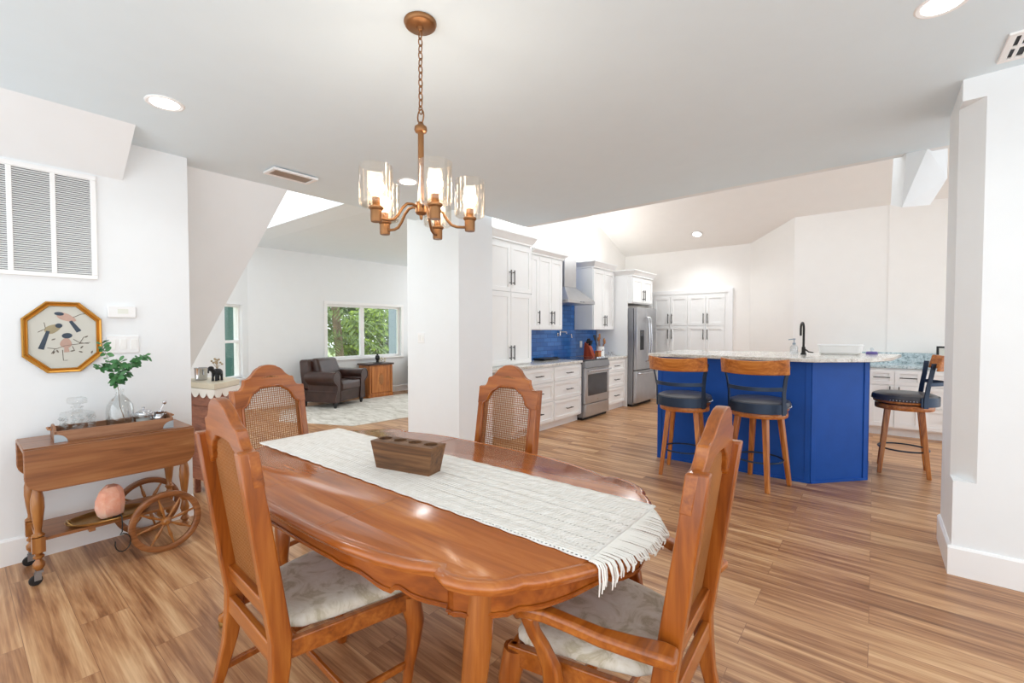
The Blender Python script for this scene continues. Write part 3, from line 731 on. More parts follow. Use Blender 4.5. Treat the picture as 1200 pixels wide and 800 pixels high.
def turned(zlo, zhi):
    H = zhi-zlo; p = [(.013,0),(.019,.02),(.025,.07),(.024,.10),(.017,.14),(.025,.155),(.025,.17),(.018,.18)]
    p += [(.020,.2),(.026,.30),(.027,.36),(.022,.44),(.019,.5),(.026,.515),(.026,.53),(.02,.545),(.022,.6),(.024,.72),(.023,.85),(.018,.93),(.024,.945),(.024,1.0)]
    return [(r,zlo+z_*H) for r,z_ in p]
for y in (-.335,.335):
    for x in (-.165,.165):
        if y < 0:
            mb = MB(); 
            lo_ = [(.011,.078),(.016,.086),(.025,.10),(.025,.12),(.014,.136),(.013,.142),(.023,.150),(.023,.158),(.014,.166),(.020,.18)]
            mb.lathe(lo_,14,(x,y,0)); mb.box(x-.026,x+.026,y-.026,y+.026,.18,.262)
            hi = [(.016,.262),(.027,.268),(.027,.276),(.015,.286),(.014,.30),(.021,.35),(.028,.42),(.027,.47),(.018,.525),(.013,.545),(.026,.556),(.026,.568),(.015,.580),(.017,.60),(.025,.66),(.026,.728)]
            mb.lathe(hi,14,(x,y,0)); lg = mb.build('leg', M['cartleg'], t, ang=40)
            MB().box(x-.012,x+.012,y-.016,y+.016,.066,.080).build('caster_plate', M['steel_dark'], lg)
            MB().lathe([(.008,-.010),(.025,-.009),(.028,-.004),(.028,.004),(.025,.009),(.008,.010)],20,(x,y-.014,.0285),'X').build('caster_wheel', M['black'], lg)
            mb = MB(); mb.box(x-.0145,x-.0125,y-.020,y+.008,.028,.062).box(x+.0125,x+.0145,y-.020,y+.008,.028,.062); mb.box(x-.0145,x+.0145,y-.020,y+.008,.062,.068); mb.build('caster_fork', M['steel_dark'], lg)
        else:
            hi = [(.016,.10),(.026,.115),(.014,.13),(.026,.15),(.014,.17),(.026,.22),(.015,.27),(.026,.29),(.014,.31),(.021,.36),(.028,.43),(.026,.48),(.015,.54),(.026,.556),(.026,.568),(.015,.58),(.025,.66),(.026,.728)]
            MB().lathe(hi,14,(x,y,0)).build('leg', M['cartleg'], t, ang=40)
mb = MB(); mb.box(-.165,.165,-.34,.30,.232,.250); mb.box(-.15,.15,-.13,-.10,.21,.232).build('shelf', M['cart'], t, bevel=.003)
MB().box(-.165,.165,-.34,.34,.665,.728).build('frame', M['cart'], t, bevel=.003)
WY, WZ, WR = .215, .186, .186
MB().tube([(-.19,WY,WZ),(.27,WY,WZ)], .011, 10).build('axle', M['cartleg'], t)
MB().box(-.13,.13,WY-.02,WY+.02,WZ+.01,.234).build('axle_block', M['cartleg'], t, bevel=.004)
for x in (.240,-.180):
    mb = MB(); mb.loft([[(x+dx,WY+r*cos(a),WZ+r*sin(a)) for r,dx in ((WR,-.012),(WR,.012),(WR-.006,.015),(WR-.028,.015),(WR-.034,.010),(WR-.034,-.010),(WR-.028,-.015),(WR-.006,-.015))] for a in [2*pi*k/48 for k in range(49)]], cap=False)
    wh = mb.build('wheel', M['cart'], t, ang=40)
    MB().lathe([(.001,-.024),(.016,-.024),(.024,-.014),(.028,0),(.024,.014),(.016,.024),(.010,.030),(.001,.031)],18,(x,WY,WZ),'X').build('hub', M['cartleg'], wh)
    for k in range(8):
        a = 2*pi*k/8+.25; P = []; R_ = []
        for r,w in ((.02,.006),(.05,.0065),(.075,.0095),(.09,.0105),(.105,.0085),(.125,.006),(.155,.0065)): P.append((x,WY+r*cos(a),WZ+r*sin(a))); R_.append(w)
        MB().tube(P, R_, 10, up=(1,0,0)).build('spoke', M['cartleg'], wh)

# things on the cart
t = thing('serving_tray','long wooden serving tray with zinc corners on the tea cart','tray',(-3.695,.64,.7525),radians(-2))
l, w_, h = .275, .115, .062
MB().box(-w_,w_,-l,l,0,.008).build('base', M['tray'], t)
MB().box(w_-.012,w_,-l,l,.008,h).build('side_panel', M['tray'], t, bevel=.002); MB().box(-w_,-w_+.012,-l,l,.008,h).build('side_panel', M['tray'], t, bevel=.002)
for s in (-1,1):
    P = [(-w_,.008),(w_,.008),(w_,h),(w_*.75,h+.004),(w_*.5,h+.022),(-w_*.5,h+.022),(-w_*.75,h+.004),(-w_,h)]
    mb = MB(); y0_ = s*l-(.012 if s > 0 else 0); mb.prism(P, y0_, y0_+.012, lambda u,v,ww: (u,ww,v)); e = mb.build('end_panel', M['tray'], t, bevel=.002)
    mb = MB(); mb.tube([(-.04,s*(l+.004),h+.002),(-.035,s*(l+.018),h+.006),(.035,s*(l+.018),h+.006),(.04,s*(l+.004),h+.002)], .005, 6); mb.build('rope_handle', M['cane'], e)
for s in (-1,1):
    P = [(s*l,.0),(s*(l-.055),.0)]+[(s*(l-.055*cos(a)),.045*sin(a)) for a in [pi/2*k/6 for k in range(1,7)]]
    MB().prism(P, w_, w_+.0025, lambda u,v,ww: (ww,u,v)).build('metal_corner', M['metalpatch'], t, smooth=False)
t = thing('decanter','square cut-glass decanter with flat stopper on the wooden tray','decanter',(-3.72,.475,.7615),radians(12)); t.scale = (1.35,1.35,1.25)
def sq(hw, z_, r=.2): 
    P = []
    for k in range(32):
        a = 2*pi*k/32; c_, s_ = cos(a), sin(a); m = max(abs(c_),abs(s_)); f_ = (1/m)*(1-r)+r*1.05; P.append((hw*c_*f_, hw*s_*f_, z_))
    return P
mb = MB(); mb.loft([sq(.046,0),sq(.048,.004),sq(.048,.100),sq(.044,.108),sq(.024,.114),sq(.016,.119,.9),sq(.015,.128,.9),sq(.021,.132,.9),sq(.021,.136,.9)]); d = mb.build('bottle', M['glass'], t, ang=30)
mb = MB()
for k in range(4):
    a = pi/2*k
    for i in range(3):
        for j in range(3):
            u, v = -.026+.026*i, .02+.030*j; p = Matrix.Rotation(a,4,'Z') @ Vector((.0478,u,v)); mb.sphere(p, .010, 4, 2)
mb.build('cut_facets', M['glass'], d, smooth=False)
mb = MB(); mb.loft([sq(.010,.138,.9),sq(.012,.146,.9),sq(.026,.150),sq(.028,.154),sq(.028,.172),sq(.024,.178)]); mb.build('stopper', M['glass'], t, ang=30)
t = thing('glass_vase','clear bottle-shaped glass vase on the wooden tray','vase',(-3.70,.668,.7615)); t.scale = (1.15,1.15,1.15)
MB().lathe([(.001,0),(.045,0),(.056,.008),(.060,.05),(.060,.10),(.055,.135),(.038,.165),(.020,.185),(.017,.205),(.020,.222),(.017,.222),(.0145,.205),(.0175,.186),(.036,.163),(.0525,.134),(.0575,.10),(.0575,.05),(.053,.010),(.001,.006)],32).build('body', M['glass'], t)
t = thing('eucalyptus_branch','green eucalyptus sprig standing in the glass vase','plant',(-3.70,.668,.7625)); t.scale = (1.12,.86,1.2)
stems = [[(.01,.035,.012),(.004,.0,.12),(.0,-.006,.20),(.004,-.015,.26),(.01,-.04,.32),(.02,-.075,.40),(.03,-.10,.45)],[(.004,-.01,.24),(.012,.03,.30),(.02,.07,.345),(.03,.11,.37),(.035,.145,.385)],[(.01,-.04,.32),(.02,-.085,.335),(.03,-.12,.325)],[(.012,.03,.30),(.03,.02,.335),(.04,-.01,.36)],[(.004,-.01,.24),(.02,-.03,.27),(.035,-.01,.285)]]
mb = MB()
for s in stems: mb.tube(s, [.0028-.0003*i for i in range(len(s))], 6)
mb.build('stem', M['bark'], t)
mb = MB()
def addleaf(mb, p, d, n, L_, W_):
    p, d, n = Vector(p), Vector(d).normalized(), Vector(n); s = d.cross(n).normalized(); n = s.cross(d)
    ring = [p, p+d*L_*.3+s*W_*.42+n*.002, p+d*L_*.6+s*W_*.5+n*.004, p+d*L_*.88+s*W_*.28, p+d*L_, p+d*L_*.88-s*W_*.28, p+d*L_*.6-s*W_*.5+n*.004, p+d*L_*.3-s*W_*.42+n*.002]
    mb.face([tuple(q) for q in ring])
rnd = random.Random(3)
for si, s in enumerate(stems):
    pts_ = []
    for a, b in zip(s, s[1:]):
        for k in range(4): pts_.append(Vector(a).lerp(Vector(b), k/4))
    pts_.append(Vector(s[-1]))
    for i, p in enumerate(pts_):
        if si == 0 and p.z < .25: continue
        for sd in (-1,1):
            d = Vector((rnd.uniform(-.1,.9), sd*rnd.uniform(.3,1), rnd.uniform(-.5,.5)))
            addleaf(mb, p, d, (rnd.uniform(.2,1),rnd.uniform(-.4,.4),rnd.uniform(.2,1)), rnd.uniform(.036,.056), rnd.uniform(.019,.027))
mb.build('leaves', M['leaf'], t)
t = thing('sugar_jar','glass sugar jar with domed silver lid on the wooden tray','jar',(-3.70,.785,.7615)); t.scale = (1.3,1.3,1.2)
MB().lathe([(.001,0),(.030,0),(.034,.006),(.036,.04),(.034,.068),(.031,.068),(.033,.04),(.031,.009),(.001,.005)],24).build('bowl', M['glass'], t)
MB().lathe([(.036,.069),(.036,.073),(.030,.082),(.016,.090),(.006,.093),(.005,.098),(.008,.103),(.001,.107)],24).build('lid', M['chrome'], t)
MB().lathe([(.001,.006),(.029,.008),(.031,.038),(.024,.042),(.001,.044)],20).build('sugar', M['white'], t)
t = thing('creamer','small silver creamer jug with spoon at the tray end','jug',(-3.685,.862,.7615)); t.scale = (1.15,1.15,1.2)
MB().lathe([(.001,0),(.022,0),(.018,.008),(.028,.022),(.031,.036),(.027,.052),(.021,.062),(.024,.074),(.022,.074),(.019,.062),(.001,.05)],22).build('body', M['chrome'], t)
MB().tube([(.0,.026,.055),(.0,.042,.055),(.0,.046,.04),(.0,.036,.026),(.0,.027,.026)], .003, 6).build('handle', M['chrome'], t)
mb = MB(); mb.tube([(.0,-.004,.05),(.004,.012,.09),(.006,.022,.112)], [.0022,.002,.0025], 6); mb.sphere((.007,.026,.121), .010, 8, 6, sx=.7, sz=1.2); mb.build('spoon', M['chrome'], t)
# lower shelf
t = thing('brass_tray','oval brass tray with raised rim on the cart shelf','tray',(-3.605,.59,.2515))
mb = MB(); mb.lathe([(.001,.002),(.11,.003),(.120,.010),(.132,.018),(.137,.024),(.140,.022),(.136,.014),(.122,.004),(.108,0),(.001,0)],40,(0,0,0),'Z',.88,1.40); mb.build('plate', M['brass'], t)
for s in (-1,1): MB().tube([(-.045,s*.165,.018),(-.03,s*.182,.034),(.03,s*.182,.034),(.045,s*.165,.018)], .0045, 8).build('handle', M['brass'], t)
t = thing('salt_lamp','pink rock salt lamp standing on the brass tray','lamp',(-3.615,.60,.2575))
mb = MB(); rings = []; t.scale = (1,1.05,1.17)
rr = random.Random(5)
for zi, r in ((0,.052),(.012,.062),(.05,.066),(.09,.063),(.125,.054),(.15,.04),(.162,.018)):
    rings.append([(r*(1+rr.uniform(-.09,.09))*cos(2*pi*k/12)*.85, r*(1+rr.uniform(-.09,.09))*sin(2*pi*k/12), zi+rr.uniform(-.006,.006)*(zi > 0)) for k in range(12)])
mb.loft(rings); mb.build('salt_crystal', M['salt'], t, ang=20)
MB().lathe([(.001,-.0),(.05,0),(.05,.006),(.001,.006)],20).build('base', M['cart'], t)
cpts = [(.045,0,.003),(.09,.01,.014),(.140,.018,.032),(.166,.02,.022),(.172,.02,-.01),(.173,.018,-.05)]+[(.173,.02+.034*sin(q_)-.0,-.105+.045*cos(q_)) for q_ in [2*pi*k_/14-.35 for k_ in range(0,13)]]
MB().tube(cpts, .003, 6).build('power_cord', M['wire'], t, ang=60)
# ------------------------------------------------------------------ kitchen cabinets (local: x along the run, front at y=0 facing -y)
def shaker(name, parent, x0, x1, z0, z1, fr=.058, th=.02, flat=False):
    mb = MB(); g = .0028; x0 += g; x1 -= g; z0 += g; z1 -= g
    fr = min(fr, (z1-z0)*.3)
    for a in ((x0,x1,z0,z0+fr),(x0,x1,z1-fr,z1),(x0,x0+fr,z0+fr,z1-fr),(x1-fr,x1,z0+fr,z1-fr)): mb.box(a[0],a[1],-th,0,a[2],a[3])
    mb.box(x0+fr,x1-fr,-th+.011,0,z0+fr,z1-fr)
    return mb.build(name, M['cab'], parent, bevel=.0015, seg=1)
def pull(parent, x, z, vertical, L=.19, th=.02):
    mb = MB(); y = -th-.032
    if vertical:
        mb.bar([(x,y,z-L/2),(x,y,z+L/2)], .011, .011, up=(0,1,0))
        for s in (-1,1): mb.box(x-.005,x+.005,y,-th,z+s*L*.36-.005,z+s*L*.36+.005)
    else:
        mb.bar([(x-L/2,y,z),(x+L/2,y,z)], .011, .011)
        for s in (-1,1): mb.box(x+s*L*.36-.005,x+s*L*.36+.005,y,-th,z-.005,z+.005)
    return mb.build('handle', M['handle'], parent, bevel=.001, seg=1)
def cabinet(name, label, loc, rz, w, d, z0, z1, doors=(), drawers=(), crown=0, toe=False, crown_sides=(1,1), group=None, ends=0.0):
    t = thing(name, label, 'cabinet', loc, rz, group)
    b0 = z0+(.10 if toe else 0)
    MB().box(0,w,0,d,b0,z1).build('body', M['cab'], t, bevel=.0015, seg=1)
    if toe: MB().box(0,w,.06,d,z0,b0).build('toe_kick', M['cab'], t)
    for (x0,x1,a,b,hx,hz) in doors:
        dr_ = shaker('door', t, x0, x1, a, b)
        if hx is not None: pull(dr_, hx, hz, True)
    for (x0,x1,a,b) in drawers:
        dr_ = shaker('drawer', t, x0, x1, a, b, .045); pull(dr_, (x0+x1)/2, (a+b)/2+.0, False, .17)
    if crown:
        P = [(0,0),(-.012,.004),(-.012,.025),(-.022,.032),(-.050,crown-.028),(-.062,crown-.02),(-.062,crown),(0,crown)]
        mb = MB(); l_ = -1 if crown_sides[0] else 0; r_ = 1 if crown_sides[1] else 0
        mb.loft([[((u if l_ else 0),u-.02,z1+v) for u,v in P], [(w-(u if r_ else 0),u-.02,z1+v) for u,v in P]])
        for side, on in ((0,crown_sides[0]),(1,crown_sides[1])):
            if on:
                xx = (lambda u: u) if side == 0 else (lambda u: w-u)
                mb.loft([[(xx(u),u-.02,z1+v) for u,v in P],[(xx(u),d,z1+v) for u,v in P]])
        mb.box(0,w,0,d,z1,z1+crown*.9)
        mb.build('crown_moulding', M['cab'], t)
    return t
R90 = pi/2
# hutch that stands on the counter, wall cabinets, refrigerator surround
KX = -3.70
cabinet('hutch_cabinet','tall white double-door hutch standing on the counter next to the pier',(KX,4.02,0),R90,1.005,.385,.925,2.515,
        doors=[(.06,.55,1.875,2.49,.55-.035,2.06),(.55,1.0,1.875,2.49,.55+.035,2.06),(.06,.55,.94,1.87,.55-.035,1.09),(.55,1.0,.94,1.87,.55+.035,1.09)], crown=.125)
cabinet('wall_cabinet','white three-door wall cabinet left of the range hood',(KX-.02,5.035,0),R90,.815,.36,1.385,2.43,
        doors=[(.01,.20,1.39,2.42,.165,1.56),(.20,.505,1.39,2.42,.505-.035,1.56),(.505,.80,1.39,2.42,.505+.035,1.56)], crown=.084, crown_sides=(0,1))
cabinet('wall_cabinet','white two-door wall cabinet right of the range hood',(KX-.03,6.83,0),R90,.775,.35,1.385,2.435,
        doors=[(.01,.39,1.39,2.41,.39-.035,1.54),(.39,.765,1.39,2.41,.39+.035,1.54)], crown=.115, crown_sides=(1,0))
t = cabinet('fridge_cabinet','white cabinet with two doors above the refrigerator',(-3.40,7.662,0),R90,.92,.68,1.86,2.345,
        doors=[(.01,.46,1.88,2.32,.46-.035,2.02),(.46,.91,1.88,2.32,.46+.035,2.02)], crown=.115)
MB().box(-.022,0,.07,.68,0,2.345).build('side_panel', M['cab'], t, bevel=.0015)
# base units
dz = [(.115,.375),(.38,.655),(.66,.865)]
rows = [(a,b) for a,b in ((.115,.395),(.40,.66),(.665,.865))]
cabinet('base_cabinet','white three-drawer base cabinet beside the range on its left',(-3.49,5.265,0),R90,.765,.60,0,.885,drawers=[(.01,.755,a,b) for a,b in rows],toe=True)
cabinet('base_cabinet','white drawer base cabinet second to the left of the range',(-3.49,4.40,0),R90,.862,.60,0,.885,drawers=[(.12,.852,a,b) for a,b in rows],toe=True)
cabinet('base_cabinet','white three-drawer base cabinet between range and refrigerator',(-3.49,6.845,0),R90,.785,.60,0,.885,drawers=[(.01,.70,a,b) for a,b in rows],toe=True)
tag(MB().box(-4.098,-3.455,3.945,6.035,.887,.923).build('countertop', M['granite'], bevel=.004), 'speckled stone countertop running left from the range', 'countertop')
tag(MB().box(-4.098,-3.455,6.84,7.630,.887,.923).build('countertop', M['granite'], bevel=.004), 'short stone countertop between range and refrigerator panel', 'countertop')
o = tag(MB().box(-4.0995,-4.086,5.05,7.63,.923,1.384).box(-4.099,-4.086,5.86,6.83,1.384,2.6).build('backsplash', M['tile']), 'glossy blue subway tile backsplash behind the range', 'backsplash')
# hood
t = thing('range_hood','stainless steel chimney hood on the blue tile','range hood',(-4.085,6.30,1.80))
MB().box(.0,.46,-.40,.42,0,.05).build('rim', M['steel'], t, bevel=.004)
MB().loft([[(0,-.40,.05),(.46,-.40,.05),(.46,.42,.05),(0,.42,.05)],[(0,-.19,.27),(.25,-.19,.27),(.25,.17,.27),(0,.17,.27)]]).build('canopy', M['steel'], t, bevel=.003)
MB().box(0,.25,-.19,.17,.27,.78).build('chimney', M['steel'], t, bevel=.003)
mb = MB()
for k in range(4): mb.box(.459,.463,-.06+.04*k,-.045+.04*k,.018,.032)
mb.build('button', M['black'], t)
t = thing('pot_filler','chrome folding pot filler tap on the tile above the range','faucet',(-4.086,6.30,1.31))
mb = MB(); mb.lathe([(.03,0),(.03,.012),(.012,.014),(.012,.05)],16,(0,0,0),'X'); mb.tube([(.05,0,-.02),(.05,0,.05)], .011, 10); mb.tube([(.05,0,.04),(.07,.16,.04),(.07,.16,.0)], .009, 10); mb.tube([(.07,.16,.0),(.20,.10,.0),(.21,.10,-.06)], .009, 10); mb.box(.045,.055,-.03,.03,.05,.058); mb.build('arm', M['chrome'], t, ang=60)
switch('wall_outlet','white outlet on the blue tile right of the range',(-4.086,7.02,1.07),R90,1,.075,.115)
# range
t = thing('range','stainless slide-in electric range with black oven window','stove',(-3.46,6.045,0),R90)
w = .785
MB().box(0,w,0,.62,.03,.895).build('body', M['steel_dark'], t, bevel=.003)
MB().box(-.004,w+.004,-.02,.62,.895,.925).build('cooktop', M['blackglass'], t, bevel=.004)
MB().hexa([(0,-.055,.80),(w,-.055,.80),(w,0,.80),(0,0,.80),(0,-.035,.90),(w,-.035,.90),(w,0,.90),(0,0,.90)]).build('control_panel', M['steel_dark'], t, bevel=.003)
d = MB().box(.006,w-.006,-.045,0,.25,.795).build('oven_door', M['steel'], t, bevel=.004)
MB().box(.08,w-.08,-.048,-.044,.37,.70).build('window', M['blackglass'], d, bevel=.002)
mb = MB(); mb.tube([(.04,-.095,.755),(w-.04,-.095,.755)], .014, 12); mb.box(.06,.085,-.09,-.04,.745,.765).box(w-.085,w-.06,-.09,-.04,.745,.765); mb.build('handle', M['chrome'], d, ang=60)
MB().box(w/2-.02,w/2+.02,-.0465,-.044,.29,.30).build('badge', M['chrome'], d)
MB().box(.006,w-.006,-.045,0,.055,.24).build('drawer', M['steel'], t, bevel=.004)
MB().box(.0,w,.01,.5,0,.04).build('plinth', M['black'], t)
for k in range(4):
    x = .50+.07*k; MB().lathe([(.001,-.012),(.020,-.012),(.022,0),(.018,.024),(.001,.026)],16,(x if k > 0 else .50,.02,.925)).build('knob', M['chrome'], t)
# counter things
t = thing('knife_block','reddish wooden knife block with black handles beside the range','knife block',(-3.84,6.93,.924),R90)
MB().loft([[(-.05,-.09,0),(.05,-.09,0),(.05,.09,0),(-.05,.09,0)],[(-.05,-.02,.17),(.05,-.02,.17),(.05,.075,.25),(-.05,.075,.25)]]).build('block', M['red'], t, bevel=.004)
for i in range(3):
    for j in range(2):
        MB().bar([(-.03+.03*i,-.005+.045*j,.195+.035*j),(-.03+.03*i,-.035+.045*j,.275+.035*j)],.018,.024,up=(1,0,0)).build('knife_handle', M['black'], t, bevel=.003)
t = thing('recipe_box','small orange wooden recipe box on the counter by the range','box',(-3.66,6.90,.924),R90)
MB().box(-.05,.05,-.035,.035,0,.09).build('body', M['stoolwoodx'], t, bevel=.004); MB().box(-.054,.054,-.039,.039,.09,.105).build('lid', M['red'], t, bevel=.003)
t = thing('utensil_crock','white crock of cooking utensils on the counter right of the range','crock',(-3.72,7.10,.924))
MB().lathe([(.001,0),(.058,0),(.066,.01),(.070,.08),(.066,.16),(.068,.175),(.062,.175),(.060,.16),(.063,.08),(.058,.012),(.001,.01)],28).build('jar', M['white'], t)
mb = MB(); 
for a in (-.4,.4): mb.sphere((.066*cos(a),.066*sin(a),.11), .014, 10, 6, sx=.5)
mb.build('painted_dots', M['black'], t)
rr = random.Random(9)
for k in range(5):
    g = thing('cooking_spoon' if k < 3 else 'spatula', ['long wooden spoon with round bowl in the crock','wooden spoon leaning left in the crock','wooden spoon leaning back in the crock','black spatula standing in the crock','pale wooden spatula in the crock'][k],'utensil',(-3.72,7.10,.934),0,'utensils in the white crock')
    a = 2*pi*k/5; d = Vector((.25*cos(a),.25*sin(a),1)).normalized(); o0 = Vector((.02*cos(a),.02*sin(a),.003)); e = o0+d*(.22+.02*k)
    m_ = M['black'] if k == 3 else M['cane']
    mb = MB(); mb.tube([o0,e], .006, 8)
    if k < 3: mb.sphere(tuple(e+d*.03), .030, 12, 8, sx=.45, sz=1.4)
    else: mb.bar([e,e+d*.09], .055, .008, up=(1,0,0))
    mb.build('shaft', m_, g, ang=60)
t = thing('griddle','low black griddle lying on the counter against the blue tile','pan',(-3.93,5.75,.924),R90)
MB().box(-.22,.22,-.11,.11,.012,.03).build('plate', M['black'], t, bevel=.006); 
for s in (-1,1): MB().tube([(s*.22,-.05,.024),(s*.26,-.04,.03),(s*.26,.04,.03),(s*.22,.05,.024)], .007, 8).build('handle', M['black'], t)
MB().box(-.2,.2,-.09,.09,0,.012).build('feet', M['black'], t)
for k,(yy,lab) in enumerate(((7.33,'small glass spice shaker nearer the crock'),(7.40,'small glass spice shaker nearer the refrigerator'))):
    g = thing('spice_shaker',lab,'shaker',(-3.66,yy,.924),0,'shakers by the refrigerator')
    MB().lathe([(.001,0),(.018,0),(.02,.004),(.017,.045),(.001,.05)],14).build('body', M['glass'], g); MB().lathe([(.018,.045),(.019,.06),(.012,.068),(.001,.07)],14).build('cap', M['steel_dark'], g)
# unseen light strips, added to brighten the wall above the cabinets
for y0_, y1_, z_, lab in ((4.06,4.96,2.632,'added unseen light strip on top of the tall hutch'),(5.10,5.80,2.508,'added unseen light strip on the cabinet left of the hood'),(6.90,7.55,2.543,'added unseen light strip on the cabinet right of the hood')):
    t = thing('added_light_strip', lab, 'lamp', (-3.95,(y0_+y1_)/2,z_), 0, 'added light strips on the wall cabinets')
    MB().box(-.02,.02,-(y1_-y0_)/2,(y1_-y0_)/2,0,.012).build('channel', M['plastic'], t)
    L = bpy.data.lights.new('added_strip_lamp','AREA'); L.shape = 'RECTANGLE'; L.size = .04; L.size_y = y1_-y0_; L.energy = 9*(y1_-y0_); L.color = (1,.98,.95)
    lo = bpy.data.objects.new('added_strip_lamp', L); COL.objects.link(lo); lo.parent = t; lo.location = (0,0,.016); lo.rotation_euler = (pi,0,0)
# refrigerator
t = thing('refrigerator','stainless french-door refrigerator with water dispenser','refrigerator',(-3.375,7.672,0),R90)
w = .90
MB().box(0,w,.0,.70,.04,1.78).build('body', M['steel_dark'], t, bevel=.004)
MB().box(.01,w-.01,.02,.6,0,.05).build('plinth', M['black'], t)
dl = MB().box(.004,w/2-.003,-.075,-.008,.66,1.79).build('door', M['steel'], t, bevel=.010, seg=3)
dr2 = MB().box(w/2+.003,w-.004,-.075,-.008,.66,1.79).build('door', M['steel'], t, bevel=.010, seg=3)
fz = MB().box(.004,w-.004,-.075,-.008,.07,.645).build('freezer_drawer', M['steel'], t, bevel=.010, seg=3)
for s, d in ((-1,dl),(1,dr2)):
    x = w/2+s*.045; P = [(x,-.075,.80)]+[(x,-.125-.025*sin(pi*u/8),.82+.78*u/8) for u in range(9)]+[(x,-.075,1.62)]
    MB().tube(P, .013, 10).build('handle', M['chrome'], d, ang=60)
P = [(.06,-.075,.60)]+[(.08+.74*u/8,-.12-.01*sin(pi*u/8),.60) for u in range(9)]+[(w-.06,-.075,.60)]
MB().tube(P, .013, 10).build('handle', M['chrome'], fz, ang=60)
MB().box(.14,.31,-.0775,-.074,1.02,1.38).build('dispenser', M['black'], dl, bevel=.002); MB().box(.16,.29,-.0785,-.077,1.27,1.36).build('dispenser_screen', M['blackglass'], dl)
MB().lathe([(.012,-.078),(.012,-.074)],12,(.06,0,1.70),'Y').build('badge', M['chrome'], dl)
# pantry
t = thing('pantry_cabinet','white built-in pantry with eight shaker doors in the far wall','cabinet',(-3.50,8.885,0))
w = 1.42; MB().box(0,w,-.01,.012,.0,2.07).build('body', M['cab'], t)
for k in range(4):
    x0_ = .035+k*.332; hx = x0_+.332-.035 if k % 2 == 0 else x0_+.035
    for (a,b,hz) in ((.11,1.455,1.30),(1.465,2.03,1.60)):
        dd = shaker('door', t, x0_, x0_+.332, a, b, .055); dd.location = (0,-.01,0); pull(dd, hx, hz, True, .19)
mb = MB()
for a in ((-.075,.0,0,2.07),(w,w+.075,0,2.07),(-.075,w+.075,2.07,2.145)): mb.box(a[0],a[1],-.03,.014,a[2],a[3])
mb.build('casing', M['trim'], t, bevel=.002)
bboard('baseboard_back', [(-2.0,8.9),(-1.73,8.9),(-1.0,8.3),(.14,8.3)], .14)
# back counter by the right
t = cabinet('base_cabinet','white base cabinet with drawers behind the island at right',(-.06,7.68,0),0,1.10,.60,0,.885,doors=[(.01,.27,.115,.66,.225,.56),(.27,.54,.115,.66,.315,.56)],drawers=[(.01,.27,.67,.865),(.27,.54,.67,.865)]+[(.54,1.09,a,b) for a,b in rows],toe=True)
tag(MB().box(-.5,1.06,7.65,8.288,.887,.925).build('countertop', M['granite_blue'], bevel=.004), 'pale granite counter along the back wall behind the island', 'countertop')
tag(MB().hexa([(-.5,8.275,.925),(.15,8.275,.925),(.15,8.298,.925),(-.5,8.298,.925),(-.5,8.275,1.07),(.15,8.275,1.07),(.15,8.298,1.07),(-.5,8.298,1.07)]).box(.15,1.06,8.275,8.298,.925,1.07).build('upstand', M['granite_blue']), 'low granite upstand along the back counter', 'backsplash')
MB_ = MB(); t = thing('photo_frame','small black photo frame standing on the back counter','photo frame',(.63,8.02,.925),0); t.rotation_euler = (radians(-8),0,0)
MB_.box(0,.2,-.008,.008,0,.25).build('frame', M['black'], t, bevel=.003); MB().box(.025,.175,-.0095,-.007,.025,.225).build('photo', M['paper'], t)
# ------------------------------------------------------------------ island
t = thing('kitchen_island','deep blue kitchen island with angled right end','kitchen island',(0,0,0))
body = [(-1.83,4.82),(-.435,4.84),(-.04,5.29),(-.04,5.98),(-.55,5.95),(-1.83,5.6)]
MB().prism(body, 0, 1.099).build('body', M['blue'], t, smooth=False)
mb = MB()
def strip_(a, b, z0_, z1_, th=.012, w0_=0):
    a, b = Vector((*a,0)), Vector((*b,0)); d = (b-a).normalized(); o = Vector((d.y,-d.x,0))*th
    mb.hexa([tuple(q+Vector((0,0,zz))) for zz in (z0_,z1_) for q in (a,b,b+o,a+o)])
for a, b in zip(body, body[1:4]):
    strip_(a,b,0,.022); A, B = Vector(a), Vector(b); d = (B-A).normalized()
    strip_(A, A+d*.045, 0, 1.099, .008); strip_(B-d*.045, B, 0, 1.099, .008)
mb.build('trim_strips', M['blue'], t, bevel=.002)
tag(MB().prism([(-1.905,4.72),(-.40,4.715),(.0,5.10),(.13,5.42),(.22,6.15),(-.5,6.10),(-1.905,5.70)], 1.102, 1.136).build('island_countertop', M['granite'], bevel=.006, seg=3), 'thick speckled granite bar top resting on the blue island', 'countertop')
t = thing('faucet','tall dark gooseneck faucet on the island top','faucet',(-.56,5.42,1.136))
P = [(0,0,.0),(0,0,.20)]+[(.0-.10*0+.06*(1-cos(a))*-.6, .06*(1-cos(a)), .20+.055*sin(a)+.07) for a in [pi*k/8 for k in range(9)]]
P = [(0,0,0),(0,0,.26)]+[(-.02*(1-cos(pi*k/8)), .065*(1-cos(pi*k/8)), .26+.065*sin(pi*k/8)) for k in range(1,9)]+[(-.04,.13,.19)]
mb = MB(); mb.tube(P, .0105, 12); mb.lathe([(.026,0),(.026,.012),(.018,.02),(.016,.08)],16); mb.build('spout', M['handle'], t, ang=60)
MB().tube([(.012,0,.055),(.045,-.01,.03),(.085,-.02,.024)], [.008,.007,.006], 8).build('lever', M['handle'], t)
t = thing('soap_bottle','clear soap bottle with dark pump beside the island faucet','soap dispenser',(-.64,5.40,1.136))
MB().lathe([(.001,0),(.032,0),(.036,.006),(.036,.07),(.028,.09),(.012,.096),(.012,.104),(.001,.104)],20).build('bottle', M['clearplastic'], t)
